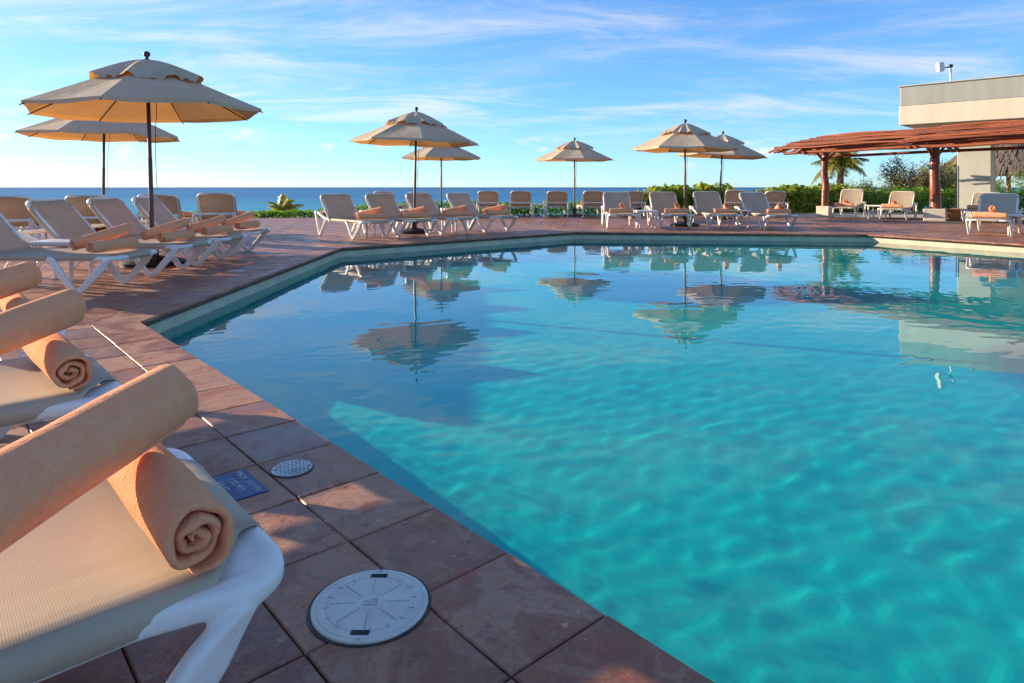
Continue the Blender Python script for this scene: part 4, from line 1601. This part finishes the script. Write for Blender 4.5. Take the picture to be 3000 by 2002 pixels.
def slab(name, a, b, inn0, inn1, z0, z1, mat, out=0.0, a0=0.0):
    p = [cr + fd * (a0 + a) + fn * (inn0 - out), cr + fd * b + fn * (inn0 - out), cr + fd * b + fn * inn1, cr + fd * (a0 + a) + fn * inn1]
    vs_ = [(q.x, q.y, z) for z in (z0, z1) for q in p]
    me = MB().add(vs_, [(0, 1, 2, 3), (7, 6, 5, 4), (0, 4, 5, 1), (1, 5, 6, 2), (2, 6, 7, 3), (3, 7, 4, 0)]).mesh(name)
    return obj(name, with_mods(me, [('BEVEL', dict(width=0.015, segments=1))]), mat, pav)


ZB, ZM, ZT = 2.67, 3.215, 3.765
slab('roof_slab', 0, 12, 0, 9, ZB, ZM, M['bld_cream'])
slab('parapet', 0.02, 11.98, 0.02, 8.98, ZM + 0.003, ZT, M['bld_grey'])
slab('roof_edging', -0.02, 12.02, -0.02, 9.02, ZT + 0.003, ZT + 0.045, M['column'])
slab('soffit_beam', 1.15, 11.5, 2.3, 2.9, ZB - 0.16, ZB + 0.02, M['bld_grey'])
for i, a in enumerate((1.40, 3.15)):
    c0 = slab('column', a - 0.42, a + 0.42, 2.30, 3.0, -0.05, ZB - 0.163, M['column'])
    if i == 0:
        pass
slab('downpipe', 0.945, 0.97, 2.27, 2.295, 0.0, 1.55, M['dark'])

# camera on the roof corner
cp = cr + fd * 1.15 + fn * 0.6
sc_ = empty('security_camera', Matrix.Translation((cp.x, cp.y, ZT)), 'white camera box on a short pole at the pavilion roof corner', 'camera')
obj('pole', MB().tube([(0, 0, 0), (0, 0, 0.55)], 0.028, 10).mesh('pole', 60), M['offwhite'], sc_)
obj('arm', MB().tube([(0.06, 0, 0.56), (0, 0, 0.52), (-0.20, 0, 0.50)], 0.018, 8).mesh('arm', 60).copy(), M['black'], sc_)
obj('bracket', MB().box((0, 0, 0.55), (0.07, 0.07, 0.09)).mesh('bracket'), M['black'], sc_)
obj('housing', with_mods(MB().box((-0.27, 0, 0.53), (0.17, 0.16, 0.27)).mesh('housing'), [('BEVEL', dict(width=0.035, segments=3))]), M['offwhite'], sc_, Matrix.Rotation(R(-3), 4, 'Y'))


# ================================================================== planting
def leaf_cloud(name, pts, nrm, size, mat, parent, shape='leaf', seed=0, rnd=None):
    """many small leaves in one mesh; pts (n,3), nrm (n,3) preferred facing"""
    rg = np.random.default_rng(seed)
    n = len(pts)
    nr = nrm + rg.normal(0, 0.65, (n, 3))
    nr /= np.linalg.norm(nr, axis=1, keepdims=True) + 1e-9
    ref = rg.normal(0, 1, (n, 3))
    a = np.cross(nr, ref)
    a /= np.linalg.norm(a, axis=1, keepdims=True) + 1e-9
    b = np.cross(nr, a)
    sz = size * rg.uniform(0.6, 1.25, (n, 1))
    if shape == 'round':
        ang = np.linspace(0, 2 * np.pi, 7)[:-1]
        V = np.stack([pts + (a * np.cos(t) * 1.0 + b * np.sin(t) * 1.08) * sz * 0.5 + nr * sz * 0.10 * np.cos(2 * t) for t in ang], 1)
        m = 6
    else:
        V = np.stack([pts - b * sz * 0.5, pts + a * sz * 0.24 + nr * sz * 0.06, pts + b * sz * 0.55 - nr * sz * 0.05, pts - a * sz * 0.24 + nr * sz * 0.06], 1)
        m = 4
    me = bpy.data.meshes.new(name)
    me.vertices.add(n * m)
    me.vertices.foreach_set('co', V.reshape(-1).astype(np.float32))
    me.loops.add(n * m)
    me.loops.foreach_set('vertex_index', np.arange(n * m, dtype=np.int32))
    me.polygons.add(n)
    me.polygons.foreach_set('loop_start', np.arange(0, n * m, m, dtype=np.int32))
    me.polygons.foreach_set('loop_total', np.full(n, m, dtype=np.int32))
    me.update()
    me.validate()
    at = me.attributes.new('leaf_rand', 'FLOAT', 'FACE')
    at.data.foreach_set('value', (rg.random(n) if rnd is None else rnd).astype(np.float32))
    return obj(name, me, mat, parent)


def hedge(name, line, hts, depth, label, cat, leaf, size, dens, shape, seed, group=None, lumps=0.12, zbase=-0.05):
    """a planted strip along a polyline; hts gives the height at each point"""
    rg = np.random.default_rng(seed)
    line = [Vector(p) for p in line]
    mid = line[len(line) // 2]
    root = empty(name, Matrix.Translation((mid.x, mid.y, zbase)), label, cat, group)
    P, N = [], []
    stems = MB()
    for i in range(len(line) - 1):
        a, b = line[i], line[i + 1]
        L = (b - a).length
        t = (b - a) / L
        nn = Vector((-t.y, t.x))
        nl = int(L * dens)
        s = rg.random(nl)
        h = hts[i] + (hts[i + 1] - hts[i]) * s
        u = s * L
        lump = 1 + lumps * (np.sin(u * 2.1 + seed) + 0.7 * np.sin(u * 5.3 + 2 * seed) + 0.4 * np.sin(u * 11.1))
        h = h * lump
        ang = rg.random(nl) * math.pi                       # shell across the strip
        fill = rg.random(nl) ** 0.35
        cy = np.cos(ang) * depth / 2 * fill
        cz = (np.abs(np.sin(ang)) ** 0.55) * h * fill
        low = rg.random(nl) < 0.35
        cz = np.where(low, rg.random(nl) * h * 0.9, cz)
        cy = np.where(low, -np.sign(nn.y) * depth / 2 * rg.uniform(0.7, 1.0, nl), cy)
        px = a.x + t.x * u + nn.x * cy
        py = a.y + t.y * u + nn.y * cy
        P.append(np.stack([px, py, cz + zbase], 1))
        N.append(np.stack([nn.x * np.cos(ang) * 1.0, nn.y * np.cos(ang) - 0.35, np.abs(np.sin(ang)) * 0.8 + 0.15], 1))
        for k in range(int(L * 2.2)):
            q = a + t * rg.random() * L + nn * rg.uniform(-0.3, 0.3) * depth
            hh = (hts[i] + hts[i + 1]) / 2 * rg.uniform(0.6, 0.9)
            stems.tube([(q.x, q.y, zbase - 0.05), (q.x + rg.uniform(-0.1, 0.1), q.y + rg.uniform(-0.1, 0.1), zbase + hh * 0.5), (q.x + rg.uniform(-0.2, 0.2), q.y + rg.uniform(-0.2, 0.2), zbase + hh)], [0.018, 0.013, 0.006], 5)
    P, N = np.concatenate(P), np.concatenate(N)
    inv = np.array([mid.x, mid.y, zbase])
    leaf_cloud('foliage', P - inv, N, size, leaf, root, shape, seed)
    st = stems.mesh('stems', 60)
    st.transform(Matrix.Translation((-mid.x, -mid.y, -zbase)))
    obj('stems', st, M['twig'], root)
    return root


HG = 'planting along the far edge of the deck'
hedge('ground_cover', [(-13.5, 18.6), (-8.4, 19.2), (-6.0, 20.2)], [0.16, 0.20, 0.24], 0.8, 'low green ground cover along the left deck edge before the sea', 'plants', M['hedgeleaf'], 0.11, 420, 'leaf', 11, HG)
hedge('hedge', [(-6.0, 20.25), (-3.8, 21.3), (-1.5, 21.5)], [0.26, 0.46, 0.46], 0.9, 'low clipped hedge behind the loungers left of centre', 'hedge', M['hedgeleaf'], 0.10, 620, 'leaf', 12, HG)
hedge('hedge', [(-1.5, 21.5), (1.0, 21.6), (3.4, 21.6)], [0.44, 0.42, 0.48], 0.9, 'low clipped hedge in the middle behind the row seen from behind', 'hedge', M['hedgeleaf'], 0.10, 620, 'leaf', 13, HG)
hedge('sea_grape_bush', [(3.3, 21.8), (4.6, 22.0), (6.2, 22.1), (7.2, 22.1), (8.0, 22.0)], [0.50, 0.92, 1.06, 0.98, 0.62], 1.2, 'yellow green sea grape bush behind the loungers facing the camera', 'bush', M['seagrape'], 0.15, 620, 'round', 14, HG, 0.09)
hedge('sea_grape_bush', [(8.4, 22.9), (9.5, 23.3), (11.2, 23.7), (12.6, 24.2)], [0.78, 1.02, 1.05, 0.95], 1.3, 'round leaved sea grape hedge behind the left pergola post', 'hedge', M['seagrape'], 0.16, 700, 'round', 15, HG, 0.06)
hedge('hedge', [(12.5, 24.0), (14.6, 23.2), (16.6, 22.6), (19.5, 21.8)], [0.95, 0.96, 0.95, 0.92], 1.2, 'dense dark green hedge behind the thick pergola post', 'hedge', M['hedgeleaf'], 0.11, 1150, 'leaf', 16, HG, 0.04)


def scrub(x, y, h, w, label, seed, leafmat, nl, bare=26):
    rg = random.Random(seed)
    z0 = ground_z(x, y)
    t = empty('scrub_bush', Matrix.Translation((x, y, z0)), label, 'bush', 'dry scrub beyond the hedge')
    br = MB()
    tips = []
    for k in range(bare):
        a = rg.uniform(0, 6.28)
        e = rg.uniform(0.3, 1.0)
        tip = Vector((math.cos(a) * w * e, math.sin(a) * w * e, h * rg.uniform(0.65, 1.12) * (1.1 - 0.45 * e)))
        m1 = tip * 0.5 + Vector((rg.uniform(-0.2, 0.2), rg.uniform(-0.2, 0.2), 0.2))
        br.tube([(0, 0, 0), m1, tip], [0.03, 0.018, 0.006], 5)
        tips.append(tip)
        for q in range(4):
            s = m1.lerp(tip, rg.uniform(0.1, 0.9))
            br.tube([s, s + Vector((rg.uniform(-0.45, 0.45), rg.uniform(-0.45, 0.45), rg.uniform(0.05, 0.5)))], [0.010, 0.004], 4)
    obj('branches', br.mesh('branches', 60), M['twig'], t)
    rn = np.random.default_rng(seed)
    ci = rn.integers(0, len(tips), nl)
    c = np.array([list(tips[i] * rg.uniform(0.35, 0.98) ** 0.7) for i in ci])
    P = c + rn.normal(0, 0.13, (nl, 3))
    P[:, 2] = np.abs(P[:, 2])
    leaf_cloud('foliage', P, np.tile([0, -0.3, 0.7], (nl, 1)), 0.09, leafmat, t, 'leaf', seed)


scrub(17.6, 28.6, 2.45, 2.0, 'tall brown scrub with bare twigs left of the thatched hut', 21, M['dryleaf'], 11000, 40)
scrub(15.6, 28.2, 1.45, 1.5, 'lower brown scrub bush behind the dark hedge', 22, M['dryleaf'], 8000, 30)
scrub(14.0, 28.4, 1.35, 1.2, 'small reddish scrub bush left of the taller scrub', 23, M['dryleaf'], 5000, 24)
scrub(20.8, 30.2, 2.4, 2.0, 'leafy green scrub under the thatched hut eave', 24, M['seagrape'], 8000, 22)
scrub(25.2, 30.0, 2.4, 2.0, 'leafy green scrub between the two pale columns', 25, M['seagrape'], 8000, 22)


def frond(L, droop, seed, nleaf=30):
    rg = random.Random(seed)
    pts = []
    for k in range(9):
        f = k / 8
        pts.append(Vector((L * (f - 0.18 * droop * f * f), 0, L * (0.55 * f - (0.35 + 0.75 * droop) * f * f))))
    mb = MB()
    mb.tube(pts, [0.028 * (1 - 0.8 * k / 8) for k in range(9)], 5)
    rn = [0.25] * len(mb.f)
    for k in range(nleaf):
        f = 0.16 + 0.82 * k / nleaf
        i = min(7, int(f * 8))
        p = pts[i].lerp(pts[i + 1], f * 8 - i)
        t = (pts[i + 1] - pts[i]).normalized()
        for s in (-1, 1):
            ll = L * 0.32 * (math.sin(math.pi * min(1, f * 0.9 + 0.1)) ** 0.6) * rg.uniform(0.8, 1.1)
            d = (t * 0.55 + Vector((0, s * 0.8, 0)) + Vector((0, 0, -0.25 - 0.5 * rg.random()))).normalized()
            m_ = p + d * ll * 0.55
            e = p + d * ll + Vector((0, 0, -ll * 0.35))
            w = t * 0.016
            mb.add([p - w, p + w, m_ + w * 1.3, e, m_ - w * 1.3], [(0, 1, 2, 4), (4, 2, 3)])
            q = rg.random()
            rn += [q, q]
    me = meshdata('frond', mb.v, mb.f, None)
    at = me.attributes.new('leaf_rand', 'FLOAT', 'FACE')
    at.data.foreach_set('value', np.array(rn, dtype=np.float32))
    return me


FR = [frond(1.0, d, i) for i, d in enumerate((0.25, 0.6, 0.95))]


def palm(x, y, zt, z0, L, label, nf, seed, trunk_r=0.12):
    rg = random.Random(seed)
    t = empty('palm_tree', Matrix.Translation((x, y, z0)), label, 'palm')
    hgt = zt - z0
    pts = [(0.03 * math.sin(k * 1.1), 0.03 * math.cos(k), hgt * k / 7) for k in range(8)]
    rr = [trunk_r * (1.15 - 0.3 * k / 7) * (1.06 if k % 2 else 0.97) for k in range(8)]
    obj('trunk', MB().tube(pts, rr, 12).mesh('trunk', 60), M['trunk'], t)
    for k in range(nf):
        a = 2 * math.pi * k / nf * 1.0 + rg.uniform(-0.25, 0.25)
        lev = k % 3
        Mf = Matrix.Translation((0, 0, hgt)) @ Matrix.Rotation(a, 4, 'Z') @ Matrix.Rotation(R(-(62, 34, 8)[lev] + rg.uniform(-9, 9)), 4, 'Y') @ Matrix.Scale(L * rg.uniform(0.85, 1.1), 4)
        obj('frond', FR[(lev + rg.randint(0, 1)) % 3], M['palmleaf'], t, Mf)


palm((2463 - 1500) / 1925 * 29.5, 29.5, 1.75, ground_z(14.7, 29.5), 1.5, 'palm tree with drooping fronds behind the pergola', 17, 5, 0.15)
palm((828 - 1500) / 1925 * 25.0, 25.0, -0.15, ground_z(-8.7, 25.0), 0.85, 'young palm tip rising over the ground cover before the sea', 10, 8, 0.07)

# ================================================================== thatched hut beyond the hedge
hc = Vector((28.6, 36.8, ground_z(28.6, 36.8)))
ht = empty('thatched_hut', Matrix.Translation(hc), 'palm thatched hut roof behind the pale column', 'hut')
ez, ap, er = 1.45 - hc.z, 5.4 - hc.z, 4.6
mb = MB()
rn = np.random.default_rng(4)
seg = 40
core = [(er - 0.15, ez + 0.12), (er * 0.72, ez + (ap - ez) * 0.27), (er * 0.4, ez + (ap - ez) * 0.58), (0.15, ap)]
mb.lathe(core, seg)
for lay in range(9):
    f = lay / 9
    for k in range(260):
        a = 2 * math.pi * (k + rn.random()) / 260
        f0 = min(0.97, max(0.0, f + rn.uniform(-0.05, 0.05)))
        r0 = er * (1 - f0)
        z0 = ez + (ap - ez) * (f0 ** 1.05)
        ln = rn.uniform(0.7, 1.15)
        w = rn.uniform(0.03, 0.07)
        ca, sa = math.cos(a), math.sin(a)
        top = Vector(((r0 - ln * 0.62) * ca, (r0 - ln * 0.62) * sa, z0 + ln * 0.55 + 0.06))
        bot = Vector(((r0 + 0.05) * ca, (r0 + 0.05) * sa, z0 - rn.uniform(0.0, 0.16) + 0.04))
        tt = Vector((-sa, ca, 0)) * w
        mb.add([top - tt, top + tt, bot + tt * 0.5, bot - tt * 0.5], [(0, 1, 2, 3)])
obj('roof', meshdata('roof', mb.v, mb.f, None), M['thatch'], ht)
for k in range(8):
    a = 2 * math.pi * k / 8 + 0.3
    obj('post', MB().tube([(3.9 * math.cos(a), 3.9 * math.sin(a), -0.2), (3.9 * math.cos(a), 3.9 * math.sin(a), ez + 0.4)], 0.13, 10).mesh('post', 60), M['post'], ht)
